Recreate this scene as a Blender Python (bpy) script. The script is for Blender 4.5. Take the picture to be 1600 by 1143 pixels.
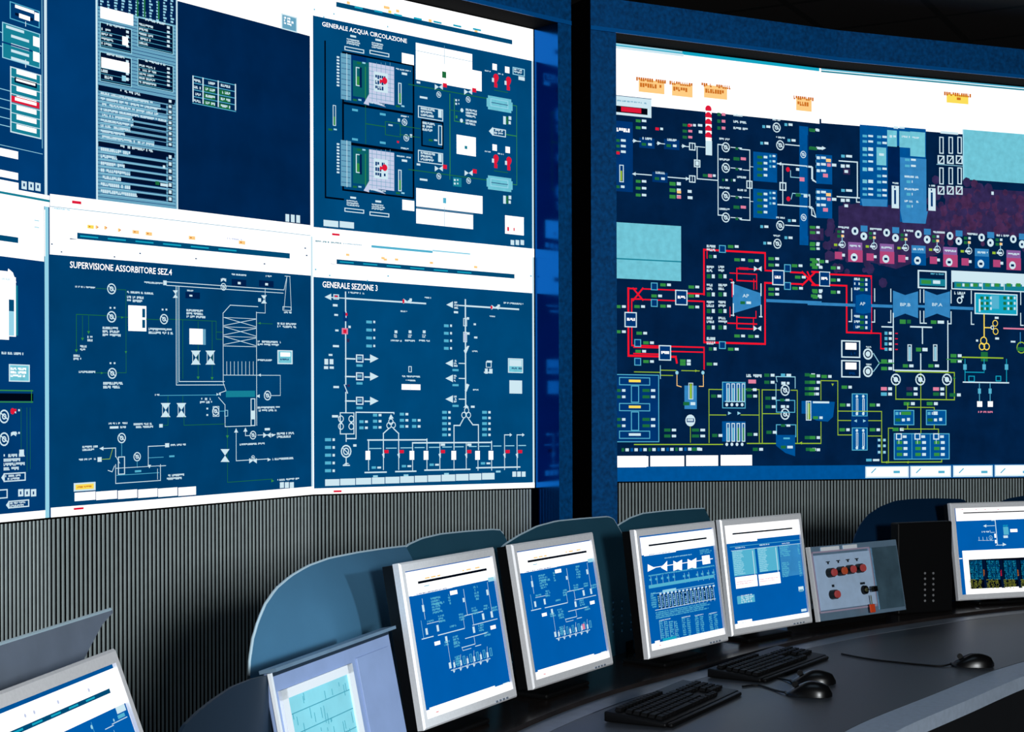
import bpy, bmesh, math, random
from mathutils import Matrix, Vector
random.seed(7)
for o in list(bpy.data.objects): bpy.data.objects.remove(o)
S = bpy.context.scene
COL = S.collection
PI = math.pi
# ------------------------------------------------------------------ camera
FPX, HOR, ROLL, EYE = 2400.0, 641.0, -0.003, 1.45
cam = bpy.data.cameras.new('camera'); camo = bpy.data.objects.new('camera', cam); COL.objects.link(camo)
cam.sensor_fit = 'HORIZONTAL'; cam.sensor_width = 36.0
cam.lens = 36.0 * FPX / 1600.0
cam.shift_y = (HOR - 571.5) / 1600.0
cam.clip_start = 0.05
_r = Vector((math.cos(ROLL), 0, math.sin(ROLL))); _u = Vector((-math.sin(ROLL), 0, math.cos(ROLL))); _b = Vector((0, -1, 0))
camo.matrix_world = Matrix(((_r.x, _u.x, _b.x, 0), (_r.y, _u.y, _b.y, 0), (_r.z, _u.z, _b.z, EYE), (0, 0, 0, 1)))
S.camera = camo
# ------------------------------------------------------------------ world, lamps, exposure
w = bpy.data.worlds.new('world'); S.world = w; w.use_nodes = True
w.node_tree.nodes['Background'].inputs[0].default_value = (0.35, 0.55, 1.0, 1)
w.node_tree.nodes['Background'].inputs[1].default_value = 0.012
def area(name, loc, target, size, power, color, sy=None):
    l = bpy.data.lights.new(name, 'AREA'); l.energy = power; l.color = color; l.size = size
    if sy: l.shape = 'RECTANGLE'; l.size_y = sy
    o = bpy.data.objects.new(name, l); COL.objects.link(o); o.location = loc
    d = Vector(target) - Vector(loc); o.rotation_euler = d.to_track_quat('-Z', 'Y').to_euler()
    return o
area('photo_lamp', (1.5, -3.0, 2.0), (0.1, 5.5, 0.95), 0.6, 330.0, (0.94, 0.98, 1.0))
sl = bpy.data.lights.new('added_spot', 'SPOT'); sl.energy = 240.0; sl.color = (0.8, 0.92, 1.0); sl.spot_size = math.radians(23); sl.spot_blend = 1.0; sl.shadow_soft_size = 0.12  # unseen spot added to brighten the large divider and recorder panel
so = bpy.data.objects.new('added_spot', sl); COL.objects.link(so); so.location = (2.7, 1.5, 1.9)
so.rotation_euler = (Vector((-0.42, 2.85, 0.80)) - Vector(so.location)).to_track_quat('-Z', 'Y').to_euler()
area('overhead_fill', (0.6, 3.6, 3.38), (0.6, 4.2, 0.0), 1.4, 9.0, (0.55, 0.78, 1.0))  # unseen overhead area light, its power raised to lift the dark dividers
vs = S.view_settings
vs.view_transform = 'Standard'; vs.look = 'None'; vs.exposure = 0.0; vs.gamma = 1.0; vs.use_curve_mapping = False
# ------------------------------------------------------------------ materials
def lin(c):
    return tuple(((v / 255.0 + 0.055) / 1.055) ** 2.4 if v > 10 else v / 255.0 / 12.92 for v in c)
def mat(name, rgb, rough=0.5, metal=0.0, coat=0.0, noise=0.0, scale=40.0, bump=0.0, spec=0.5):
    m = bpy.data.materials.new(name); m.use_nodes = True; nt = m.node_tree
    b = nt.nodes['Principled BSDF']; c = lin(rgb)
    b.inputs['Base Color'].default_value = (*c, 1); b.inputs['Roughness'].default_value = rough
    b.inputs['Metallic'].default_value = metal; b.inputs['Coat Weight'].default_value = coat
    b.inputs['Coat Roughness'].default_value = 0.08
    b.inputs['Specular IOR Level'].default_value = spec
    if noise or bump:
        tc = nt.nodes.new('ShaderNodeTexCoord'); n = nt.nodes.new('ShaderNodeTexNoise')
        n.inputs['Scale'].default_value = scale; n.inputs['Detail'].default_value = 4
        nt.links.new(tc.outputs['Object'], n.inputs['Vector'])
        if noise:
            r = nt.nodes.new('ShaderNodeValToRGB')
            r.color_ramp.elements[0].position = 0.3; r.color_ramp.elements[1].position = 0.7
            r.color_ramp.elements[0].color = (*[v * (1 - noise) for v in c], 1)
            r.color_ramp.elements[1].color = (*[min(1, v * (1 + noise)) for v in c], 1)
            nt.links.new(n.outputs['Fac'], r.inputs['Fac']); nt.links.new(r.outputs['Color'], b.inputs['Base Color'])
        if bump:
            bp = nt.nodes.new('ShaderNodeBump'); bp.inputs['Strength'].default_value = bump; bp.inputs['Distance'].default_value = 0.002
            nt.links.new(n.outputs['Fac'], bp.inputs['Height']); nt.links.new(bp.outputs['Normal'], b.inputs['Normal'])
    return m
def emit(name, rgb, strength=1.0, noise=0.0, scale=60.0, sample=False):
    m = bpy.data.materials.new(name); m.use_nodes = True; nt = m.node_tree
    nt.nodes.remove(nt.nodes['Principled BSDF'])
    e = nt.nodes.new('ShaderNodeEmission'); c = lin(rgb)
    e.inputs['Color'].default_value = (*c, 1); e.inputs['Strength'].default_value = strength
    nt.links.new(e.outputs[0], nt.nodes['Material Output'].inputs['Surface'])
    if noise:
        tc = nt.nodes.new('ShaderNodeTexCoord'); n = nt.nodes.new('ShaderNodeTexNoise')
        n.inputs['Scale'].default_value = scale; n.inputs['Detail'].default_value = 3
        r = nt.nodes.new('ShaderNodeValToRGB')
        r.color_ramp.elements[0].position = 0.25; r.color_ramp.elements[1].position = 0.75
        r.color_ramp.elements[0].color = (*[v * (1 - noise) for v in c], 1)
        r.color_ramp.elements[1].color = (*[min(1, v * (1 + noise)) for v in c], 1)
        nt.links.new(tc.outputs['Object'], n.inputs['Vector']); nt.links.new(n.outputs['Fac'], r.inputs['Fac'])
        nt.links.new(r.outputs['Color'], e.inputs['Color'])
    if not sample: m.cycles.emission_sampling = 'NONE'
    return m
EM = {
 'W': emit('display_white', (255, 255, 255), 1.25, sample=True),
 'w': emit('display_soft_white', (206, 232, 242)),
 'c': emit('display_pale_cyan', (150, 212, 232)),
 'C': emit('display_cyan', (84, 178, 208)),
 'L': emit('display_light_blue', (112, 196, 214), 1.0, 0.12, 30),
 't': emit('display_teal', (22, 128, 150)),
 'T': emit('display_bright_teal', (20, 165, 195)),
 'g': emit('display_green', (28, 108, 62)),
 'G': emit('display_bright_green', (52, 142, 66)),
 'y': emit('display_lime', (150, 190, 50)),
 'r': emit('display_red', (222, 26, 58)),
 'R': emit('display_bright_red', (245, 20, 45), 1.0),
 'p': emit('display_pink', (225, 130, 160)),
 'm': emit('display_mauve', (50, 40, 82), 1.0, 0.3, 25),
 'M': emit('display_dark_rose', (70, 42, 80), 1.0, 0.35, 25),
 'q': emit('display_dull_pink', (138, 96, 160)),
 'Q': emit('display_dull_red', (178, 70, 120)),
 'e': emit('display_deep_teal', (10, 96, 104)),
 'o': emit('display_orange', (255, 206, 132)),
 'v': emit('display_olive', (118, 124, 44)),
 'O': emit('display_dark_orange', (205, 110, 30)),
 'Y': emit('display_yellow', (252, 222, 90)),
 'k': emit('display_black', (0, 6, 20)),
 'K': emit('display_dark_navy', (0, 18, 48)),
 'n': emit('display_navy', (0, 32, 78), 1.0, 0.18, 20),
 'b': emit('display_blue', (0, 52, 112), 1.0, 0.15, 14),
 'B': emit('display_mid_blue', (0, 82, 150), 1.0, 0.1, 30),
 'D': emit('display_bar_blue', (0, 74, 116)),
 's': emit('display_steel_blue', (52, 132, 190), 1.0, 0.1, 30),
 'H': emit('display_hatch_blue', (104, 164, 192)),
 'l': emit('display_lavender', (196, 205, 232)),
 'bgA': emit('display_background_a', (0, 58, 112), 1.0, 0.12, 6, True),
 'bgB': emit('display_background_b', (0, 36, 78), 1.0, 0.18, 6, True),
 'bgC': emit('display_background_c', (0, 72, 120), 1.0, 0.12, 6, True),
 'bgD': emit('display_background_d', (0, 62, 108), 1.0, 0.16, 6, True),
 'bgE': emit('display_background_e', (2, 32, 68), 1.0, 0.25, 8, True),
 'bgM': emit('monitor_background', (0, 92, 172), 1.0, 0.06, 10, True),
}
SILVER = mat('silver_plastic', (240, 240, 242), 0.35, 0.1, noise=0.04, scale=200)
BLACKP = mat('black_plastic', (7, 7, 8), 0.5, spec=0.2)
BLACKG = mat('black_gloss_plastic', (8, 8, 9), 0.28, spec=0.3)
FRAME = mat('blue_frame_paint', (0, 88, 156), 0.42, noise=0.35, scale=55, bump=0.25)
FRAMEG = mat('blue_frame_gloss', (0, 84, 165), 0.16, 1.0)
RIB = mat('grey_ribbed_cladding', (184, 198, 198), 0.5, 0.15, noise=0.06, scale=30)
GROOVESHADE = mat('groove_shade', (8, 11, 13), 0.8, spec=0.2)  # near-black put into the rib grooves as their shade
BLADE = mat('blue_grey_sheet_metal', (66, 132, 160), 0.5, 0.8, noise=0.06, scale=6)
LITBLUE = mat('lit_sheet_metal', (98, 160, 200), 0.5, 0.7, noise=0.06, scale=6)  # brighter copy of the blue-grey sheet, its lit tone in the colour
SHADEBLUE = mat('shaded_sheet_metal', (8, 54, 92), 0.5, 0.7, noise=0.06, scale=6)  # darker copy of the blue-grey sheet, shade put into the colour
SHEENB = mat('blue_sheen', (0, 122, 215), 0.35, 0.2)  # brighter blue for the painted sheen along the header's lower edge
GLINTM = mat('edge_glint', (200, 226, 238), 0.3, 0.2)  # pale colour for the painted highlight on sheet edges
BLADEE = mat('sheet_metal_edge', (150, 195, 215), 0.3, 0.6)
SHADENAVY = mat('shade_navy', (30, 48, 66), 0.5, 0.2)  # dark tone painted as shade: small divider and strip below recorder hood
GREYM = mat('grey_sheet_metal', (150, 164, 184), 0.35, 0.5, noise=0.1, scale=12)
DESK = mat('dark_grey_worktop', (58, 62, 68), 0.42, noise=0.06, scale=120)
BAND = mat('grey_edge_band', (160, 174, 192), 0.45, noise=0.08, scale=60)
SHELF = mat('dark_brown_shelf', (34, 28, 26), 0.22, noise=0.35, scale=9)
RAIL = mat('brushed_rail_metal', (120, 128, 138), 0.35, 0.4, noise=0.1, scale=30)
DARK = mat('dark_console_side', (16, 18, 22), 0.6)
KEYM = mat('black_keycap', (9, 9, 10), 0.6, spec=0.15)
SHADEBLACK = mat('shade_black', (3, 3, 4), 0.9, spec=0.05)  # painted shade for header undersides, header ends and outer post sides
FLOORM = mat('dark_floor', (26, 28, 32), 0.6, noise=0.1, scale=8)
WALLM = mat('dark_wall_paint', (14, 14, 16), 0.8)
PLATE = mat('pale_blue_panel_plate', (190, 216, 246), 0.42, 0.05, noise=0.05, scale=40)
PSILV = mat('panel_silver', (150, 184, 212), 0.32, 0.55, noise=0.12, scale=14)
PCLEAR = mat('panel_dull_plate', (96, 128, 146), 0.3, 0.5, noise=0.22, scale=16)
LAV = mat('lavender_plate', (140, 160, 200), 0.45, noise=0.05, scale=20)
WHITEP = mat('white_plastic', (238, 242, 246), 0.4)
REDP = mat('red_button_plastic', (196, 78, 76), 0.35)
REDO = mat('orange_red_button_plastic', (206, 88, 52), 0.3)
TAGM = mat('orange_tag_plastic', (222, 74, 34), 0.4)
VENTLIGHT = mat('vent_light', (120, 120, 122), 0.5)  # grey painted as light coming through the vents
INK = mat('black_ink', (22, 34, 44), 0.6)
PINKL = mat('pinkish_line', (178, 164, 186), 0.5)
BRASS = mat('brass_key', (150, 150, 110), 0.3, 0.8)
CHARTL = mat('teal_ink', (66, 158, 176), 0.6)
CHART = mat('teal_chart_paper', (140, 214, 226), 0.6, noise=0.08, scale=14)
def ceil_mat():
    m = bpy.data.materials.new('dark_ceiling_tiles'); m.use_nodes = True; nt = m.node_tree; b = nt.nodes['Principled BSDF']
    tc = nt.nodes.new('ShaderNodeTexCoord'); br = nt.nodes.new('ShaderNodeTexBrick'); mp = nt.nodes.new('ShaderNodeMapping')
    mp.inputs['Rotation'].default_value = (0, 0, 0.5)
    br.offset = 0; br.inputs['Scale'].default_value = 1.0; br.inputs['Brick Width'].default_value = 0.6; br.inputs['Row Height'].default_value = 0.6
    br.inputs['Mortar Size'].default_value = 0.02
    br.inputs['Color1'].default_value = (*lin((44, 38, 38)), 1); br.inputs['Color2'].default_value = (*lin((48, 42, 40)), 1); br.inputs['Mortar'].default_value = (*lin((10, 9, 9)), 1)
    nt.links.new(tc.outputs['Object'], mp.inputs[0]); nt.links.new(mp.outputs[0], br.inputs[0]); nt.links.new(br.outputs[0], b.inputs['Base Color'])
    b.inputs['Roughness'].default_value = 0.8
    return m
CEIL = ceil_mat()
# ------------------------------------------------------------------ helpers
def ray(px, py):
    u, v = px - 800.0, py - HOR
    c, s = math.cos(ROLL), math.sin(ROLL)
    u0, v0 = c * u + s * v, -s * u + c * v
    return Vector((u0 / FPX, 1.0, -v0 / FPX))
CAM = Vector((0, 0, EYE))
def on_plane(px, py, p, n):
    d = ray(px, py); t = (p - CAM).dot(n) / d.dot(n); return CAM + d * t
def on_z(px, py, z):
    return on_plane(px, py, Vector((0, 0, z)), Vector((0, 0, 1)))
def bx(bm, x0, x1, y0, y1, z0, z1, M=None, mi=0, bev=0.0):
    r = bmesh.ops.create_cube(bm, size=1.0)
    T = Matrix.Translation(((x0 + x1) / 2, (y0 + y1) / 2, (z0 + z1) / 2)) @ Matrix.Diagonal((abs(x1 - x0), abs(y1 - y0), abs(z1 - z0), 1))
    bmesh.ops.transform(bm, matrix=T, verts=r['verts'])
    vs_ = r['verts']
    if bev:
        es = list({e for v in vs_ for e in v.link_edges})
        q = bmesh.ops.bevel(bm, geom=es, offset=bev, segments=2, affect='EDGES', profile=0.5)
        vs_ = list({v for f in q['faces'] for v in f.verts} | {v for v in vs_ if v.is_valid})
    fs = {f for v in vs_ for f in v.link_faces}
    for f in fs: f.material_index = mi
    if M is not None: bmesh.ops.transform(bm, matrix=M, verts=vs_)
    return vs_
def cyl(bm, p0, p1, r0, r1=None, seg=20, mi=0, cap=True):
    p0, p1 = Vector(p0), Vector(p1); r1 = r0 if r1 is None else r1
    d = p1 - p0; q = d.to_track_quat('Z', 'Y').to_matrix().to_4x4()
    rr = bmesh.ops.create_cone(bm, cap_ends=cap, segments=seg, radius1=r0, radius2=r1, depth=d.length, matrix=Matrix.Translation((p0 + p1) / 2) @ q)
    for f in {f for v in rr['verts'] for f in v.link_faces}: f.material_index = mi
    return rr['verts']
def tube(bm, pts, r, seg=8):
    pts = [Vector(p) for p in pts]; rings = []
    for i, p in enumerate(pts):
        d = (pts[min(i + 1, len(pts) - 1)] - pts[max(i - 1, 0)]).normalized()
        a = d.cross(Vector((0, 0, 1))); a = a.normalized() if a.length > 1e-4 else Vector((1, 0, 0)); b = d.cross(a)
        rings.append([bm.verts.new(p + (a * math.cos(2 * PI * k / seg) + b * math.sin(2 * PI * k / seg)) * r) for k in range(seg)])
    for A, B in zip(rings, rings[1:]):
        for k in range(seg): bm.faces.new((A[k], A[(k + 1) % seg], B[(k + 1) % seg], B[k]))
    bm.faces.new(rings[0]); bm.faces.new(rings[-1][::-1])
def smooth_pts(pts, n=6):
    P = [Vector(p) for p in pts]; out = []
    for i in range(len(P) - 1):
        p0, p1, p2, p3 = P[max(i - 1, 0)], P[i], P[i + 1], P[min(i + 2, len(P) - 1)]
        for k in range(n):
            t = k / n
            out.append(0.5 * ((2 * p1) + (p2 - p0) * t + (2 * p0 - 5 * p1 + 4 * p2 - p3) * t * t + (3 * p1 - p0 - 3 * p2 + p3) * t ** 3))
    out.append(P[-1]); return out
def obj(name, bm, mats, parent=None, loc=None, smooth=False, recalc=True):
    if recalc: bmesh.ops.recalc_face_normals(bm, faces=bm.faces)
    me = bpy.data.meshes.new(name); bm.to_mesh(me); bm.free()
    for m in (mats if isinstance(mats, (list, tuple)) else [mats]): me.materials.append(m)
    if smooth:
        me.polygons.foreach_set('use_smooth', [True] * len(me.polygons)); me.update()
        try: me.set_sharp_from_angle(angle=math.radians(35))
        except Exception: pass
    o = bpy.data.objects.new(name, me); COL.objects.link(o)
    if parent: o.parent = parent
    if loc: o.location = loc
    return o
def thing(name, label, cat, loc=(0, 0, 0), rz=0.0, group=None):
    o = bpy.data.objects.new(name, None); COL.objects.link(o); o.location = loc; o.rotation_euler = (0, 0, rz)
    o.empty_display_size = 0.1
    o['label'] = label; o['category'] = cat
    if group: o['group'] = group
    return o
def tag(o, label, cat, group=None):
    o['label'] = label; o['category'] = cat
    if group: o['group'] = group
    return o
def struct(o): o['kind'] = 'structure'; return o
def tree(o, label=None, loc=None, rz=None):
    r = o.copy(); COL.objects.link(r)
    if label: r['label'] = label
    if loc: r.location = loc
    if rz is not None: r.rotation_euler = (0, 0, rz)
    for ch in [c for c in bpy.data.objects if c.parent == o]:
        c = ch.copy(); COL.objects.link(c); c.parent = r
        for g in [c2 for c2 in bpy.data.objects if c2.parent == ch]:
            d = g.copy(); COL.objects.link(d); d.parent = c
    return r
NB = bmesh.new

# ------------------------------------------------------------------ display picture builder
FONT_CACHE = {}
def text_polys(s):
    if s in FONT_CACHE: return FONT_CACHE[s]
    cu = bpy.data.curves.new('t', 'FONT'); cu.body = s; cu.size = 1.0; cu.offset = 0.012; cu.resolution_u = 2
    o = bpy.data.objects.new('t', cu); COL.objects.link(o)
    dg = bpy.context.evaluated_depsgraph_get(); me = bpy.data.meshes.new_from_object(o.evaluated_get(dg))
    V = [v.co.copy() for v in me.vertices]
    polys = [[(V[i].x, V[i].y) for i in p.vertices] for p in me.polygons]
    bpy.data.objects.remove(o); bpy.data.meshes.remove(me); bpy.data.curves.remove(cu)
    xs = [x for p in polys for x, _ in p]; ys = [y for p in polys for _, y in p]
    x0, x1, y0, y1 = min(xs), max(xs), min(ys), max(ys)
    polys = [[((x - x0) / (x1 - x0), (y - y0) / (y1 - y0)) for x, y in p] for p in polys]
    FONT_CACHE[s] = polys; return polys
class Screen:
    """flat picture on one screen; positions are given in fractions (u, v) of it, or read off through to_uv"""
    def __init__(self, M, W, zb, zt, bg):
        # M world matrix of the frame (x right, y back, z up); zb, zt = (left, right) lower and upper edge heights
        self.M, self.Mi, self.W, self.zb, self.zt = M, M.inverted(), W, zb, zt
        self.prims = []; self.lv = 0; self.bg = bg; self.ox = self.oy = 0; self.k = 1.0
        self.H = ((zt[0] + zt[1]) - (zb[0] + zb[1])) / 2
    def z(self, ox, oy, k): self.ox, self.oy, self.k = ox, oy, k
    def uv(self, x, y):
        px, py = self.ox + x / self.k, self.oy + y / self.k
        o = self.Mi @ CAM; d = (self.Mi.to_3x3() @ ray(px, py)); t = -o.y / d.y; p = o + d * t
        u = p.x / self.W
        zb = self.zb[0] + (self.zb[1] - self.zb[0]) * u; zt = self.zt[0] + (self.zt[1] - self.zt[0]) * u
        return u, (p.z - zb) / (zt - zb)
    def add(self, c, pts): self.prims.append((c, pts, self.lv))
    def ruv(self, c, u0, v0, u1, v1): self.add(c, [(u0, v0), (u1, v0), (u1, v1), (u0, v1)])
    def R(self, c, x, y, w_, h):
        self.lv += 1
        u0, v0 = self.uv(x, y); v1 = self.uv(x, y + h)[1]; u1 = self.uv(x + w_, y)[0]
        self.ruv(c, u0, v1, u1, v0)
    def U(self, *a):
        self.lv += 1; self.ruv(*a)
    def full(self, c, x0, x1):
        self.lv += 1
        self.ruv(c, self.uv(x0, self.hy())[0], 0, self.uv(x1, self.hy())[0], 1)
    def hy(self): return 0
    def F(self, c, x, y, w_, h, t=2):    # outline box
        self.lv += 1
        u0, v0 = self.uv(x, y); v1 = self.uv(x, y + h)[1]; u1 = self.uv(x + w_, y)[0]
        du = abs(self.uv(x + t, y)[0] - u0); dv = abs(self.uv(x, y + t)[1] - v0)
        self.ruv(c, u0, v1, u0 + du, v0); self.ruv(c, u1 - du, v1, u1, v0); self.ruv(c, u0, v0 - dv, u1, v0); self.ruv(c, u0, v1, u1, v1 + dv)
    def L(self, c, t, *xy, snap=True):
        self.lv += 1
        pts = [self.uv(xy[i], xy[i + 1]) for i in range(0, len(xy), 2)]
        a = self.uv(xy[0], xy[1]); b = self.uv(xy[0], xy[1] + t); hw = abs(a[1] - b[1]) * self.H / 2
        P = [[u * self.W, v * self.H] for u, v in pts]
        if snap:
            for p, q in zip(P, P[1:]):
                dx, dy = q[0] - p[0], q[1] - p[1]
                if abs(dy) < 0.22 * abs(dx): q[1] = p[1]
                elif abs(dx) < 0.22 * abs(dy): q[0] = p[0]
        for p, q in zip(P, P[1:]):
            d = Vector((q[0] - p[0], q[1] - p[1]))
            if d.length < 1e-6: continue
            d.normalize(); n = Vector((-d.y, d.x)) * hw; e = d * hw
            a_, b_ = Vector(p) - e, Vector(q) + e
            self.add(c, [((v.x) / self.W, (v.y) / self.H) for v in (a_ - n, b_ - n, b_ + n, a_ + n)])
    def P(self, c, *xy):
        self.lv += 1; self.add(c, [self.uv(xy[i], xy[i + 1]) for i in range(0, len(xy), 2)])
    def C(self, c, x, y, r, fill=False, t=None, seg=14):
        self.lv += 1
        u, v = self.uv(x, y); rr = abs(self.uv(x, y + r)[1] - v) * self.H
        cx, cy = u * self.W, v * self.H; t = rr * 0.22 if t is None else abs(self.uv(x, y + t)[1] - v) * self.H
        A = [(math.cos(2 * PI * k / seg), math.sin(2 * PI * k / seg)) for k in range(seg)]
        if fill: self.add(c, [((cx + a * rr) / self.W, (cy + b * rr) / self.H) for a, b in A]); return
        for k in range(seg):
            a, b = A[k], A[(k + 1) % seg]; q = rr - t
            self.add(c, [((cx + a[0] * rr) / self.W, (cy + a[1] * rr) / self.H), ((cx + b[0] * rr) / self.W, (cy + b[1] * rr) / self.H),
                         ((cx + b[0] * q) / self.W, (cy + b[1] * q) / self.H), ((cx + a[0] * q) / self.W, (cy + a[1] * q) / self.H)])
    def X(self, c, s, x, y, w_, h):
        self.lv += 1
        u0, v0 = self.uv(x, y); v1 = self.uv(x, y + h)[1]; u1 = self.uv(x + w_, y)[0]
        for p in text_polys(s): self.add(c, [(u0 + a * (u1 - u0), v1 + b * (v0 - v1)) for a, b in p])
    def T(self, c, x, y, w_, h, rows=1, sp=0.12):
        self.lv += 1
        u0, v0 = self.uv(x, y); v1 = self.uv(x, y + h)[1]; u1 = self.uv(x + w_, y)[0]
        rh = (v0 - v1) / rows; cw = rh * self.H * 0.5 / self.W
        for r in range(rows):
            top = v0 - r * rh - rh * 0.12; u = u0
            end = u1 if rows == 1 else u0 + (u1 - u0) * random.uniform(0.7, 1)
            while u < end - cw * 0.3:
                if random.random() > sp:
                    k = random.random(); hh = rh * 0.72
                    b = top - hh
                    ww = cw * 0.8
                    if k < 0.45: self.ruv(c, u, b, u + ww, top)
                    elif k < 0.7: self.ruv(c, u, b, u + ww * 0.5, top); self.ruv(c, u + ww * 0.5, b, u + ww, b + hh * 0.4)
                    else: self.ruv(c, u, b + hh * 0.3, u + ww, top)
                u += cw
    # small repeated signs of the diagrams
    def V(self, x, y, rows=2, dy=16, a='g', b='c', w1=18, w2=14, h=9):
        for i in range(rows): self.R(a, x, y + i * dy, w1, h); self.R(b, x + w1 + 6, y + i * dy + 1, w2, h - 2)
    def pump(self, x, y, r, c='w'):
        self.C(c, x, y, r); self.C(c, x, y, r * 0.45, t=r * 0.2); self.L(c, r * 0.18, x - r * 0.5, y - r * 0.5, x + r * 0.5, y + r * 0.4, snap=False)
    def valve(self, x, y, r, c='w', horiz=True):
        if horiz: self.P(c, x - r, y - r * 0.7, x - r, y + r * 0.7, x, y); self.P(c, x + r, y + r * 0.7, x + r, y - r * 0.7, x, y)
        else: self.P(c, x - r * 0.7, y - r, x, y, x + r * 0.7, y - r); self.P(c, x - r * 0.7, y + r, x + r * 0.7, y + r, x, y)
    def arrow(self, x, y, r, dx, dy, c='w'):
        self.P(c, x + dx * r, y + dy * r, x - dx * r + dy * r, y - dy * r + dx * r, x - dx * r - dy * r, y - dy * r - dx * r)
    def build(self, name, parent, root_inv):
        bm = NB(); keys = [self.bg]; idx = {self.bg: 0}; W, H = self.W, self.H
        def place(u, v, off):
            zb = self.zb[0] + (self.zb[1] - self.zb[0]) * u; zt = self.zt[0] + (self.zt[1] - self.zt[0]) * u
            return root_inv @ (self.M @ Vector((u * W, -off, zb + (zt - zb) * v)))
        def face(pts, mi, off):
            vs_ = [bm.verts.new(place(u, v, off)) for u, v in pts]
            try: f = bm.faces.new(vs_)
            except ValueError: return
            f.material_index = mi
        face([(0, 0), (1, 0), (1, 1), (0, 1)], 0, 0.0)
        for c, pts, i in self.prims:
            for ax in (0, 1):
                for lim, sg in ((0.0, 1), (1.0, -1)):
                    out = []
                    for a, b in zip(pts, pts[1:] + pts[:1]):
                        da, db = (a[ax] - lim) * sg, (b[ax] - lim) * sg
                        if da >= 0: out.append(a)
                        if (da >= 0) != (db >= 0):
                            t = da / (da - db); out.append((a[0] + (b[0] - a[0]) * t, a[1] + (b[1] - a[1]) * t))
                    pts = out
                    if len(pts) < 3: break
                if len(pts) < 3: break
            if len(pts) < 3: continue
            if c not in idx: idx[c] = len(keys); keys.append(c)
            area2 = sum(a[0] * b[1] - b[0] * a[1] for a, b in zip(pts, pts[1:] + pts[:1]))
            if abs(area2) < 1e-10: continue
            if area2 < 0: pts = pts[::-1]
            face(pts, idx[c], 0.0002 + i * 6e-6)
        return obj(name, bm, [EM[k] for k in keys], parent, recalc=False)
# ------------------------------------------------------------------ room shell
def slab(name, x0, x1, y0, y1, z0, z1, m):
    bm = NB(); bx(bm, x0, x1, y0, y1, z0, z1); return struct(obj(name, bm, m))
slab('floor', -6, 7, -5, 10, -0.1, 0, FLOORM)
slab('ceiling', -6, 7, -5, 10, 3.42, 3.52, CEIL)
slab('wall_back', -6, 7, 9.9, 10, 0, 3.42, WALLM)
slab('wall_left', -6.1, -6, -5, 10, 0, 3.42, WALLM)
slab('wall_right', 7, 7.1, -5, 10, 0, 3.42, WALLM)
slab('wall_front', -6, 7, -5.1, -5, 0, 3.42, WALLM)
# ------------------------------------------------------------------ the two curved display walls (plan points of the column joints)
LW = [(-2.02, 3.82), (-1.499, 4.986), (-0.769, 5.939), (0.098, 6.741)]
RW = [(0.400, 6.942), (1.510, 7.523), (2.700, 7.985)]
def zpx(py, px, Y): return CAM.z + ray(px, py).z * Y
# heights of lower edge, row joint and upper edge at each joint (metres)
LZ = [(1.105, 2.115, 3.12), (zpx(808, 75, 4.986), zpx(323.5, 75, 4.986), 3.118), (zpx(772, 488, 5.939), zpx(369.5, 488, 5.939), 3.118), (zpx(761.5, 835, 6.741), zpx(402, 834, 6.741), zpx(46, 833, 6.741))]
RZ = [(zpx(752.3, 955, 6.942), zpx(409, 955, 6.942), zpx(64, 955, 6.942)), (zpx(748.5, 1283, 7.523), zpx(426, 1283, 7.523), zpx(106.5, 1283, 7.523)), (zpx(745, 1610, 7.985), zpx(441, 1610, 7.985), zpx(137, 1610, 7.985))]
def wall_screen(pts, zs, i, row, bg):
    a, b = Vector((*pts[i], 0)), Vector((*pts[i + 1], 0)); d = b - a; L = d.length; yaw = math.atan2(d.y, d.x)
    M = Matrix.Translation(a) @ Matrix.Rotation(yaw, 4, 'Z')
    k = 0 if row == 'lower' else 1
    return Screen(M, L, (zs[i][k], zs[i + 1][k]), (zs[i][k + 1], zs[i + 1][k + 1]), bg)
def cube(scr, label, group):
    base = scr.M @ Vector((scr.W / 2, 0.0, (scr.zb[0] + scr.zb[1]) / 2))
    yaw = math.atan2(scr.M[1][0], scr.M[0][0])
    t = thing('display_cube', label, 'screen', base, yaw, group)
    inv = (Matrix.Translation(base) @ Matrix.Rotation(yaw, 4, 'Z')).inverted()
    scr.build('screen', t, inv)
    bm = NB(); W = scr.W; g = 0.0015
    def q(x, y, z): return bm.verts.new(inv @ (scr.M @ Vector((x, y, z))))
    D = 0.3
    f = [q(g, 0.001, scr.zb[0] + g), q(W - g, 0.001, scr.zb[1] + g), q(W - g, 0.001, scr.zt[1] - g), q(g, 0.001, scr.zt[0] - g)]
    e = [q(W * 0.10, D, scr.zb[0] + g), q(W * 0.90, D, scr.zb[1] + g), q(W * 0.90, D, scr.zt[1] - g), q(W * 0.10, D, scr.zt[0] - g)]
    bm.faces.new(f); bm.faces.new(e[::-1])
    for k in range(4): bm.faces.new((f[k], e[k], e[(k + 1) % 4], f[(k + 1) % 4]))
    obj('housing', bm, BLACKP, t)
    return t

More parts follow.
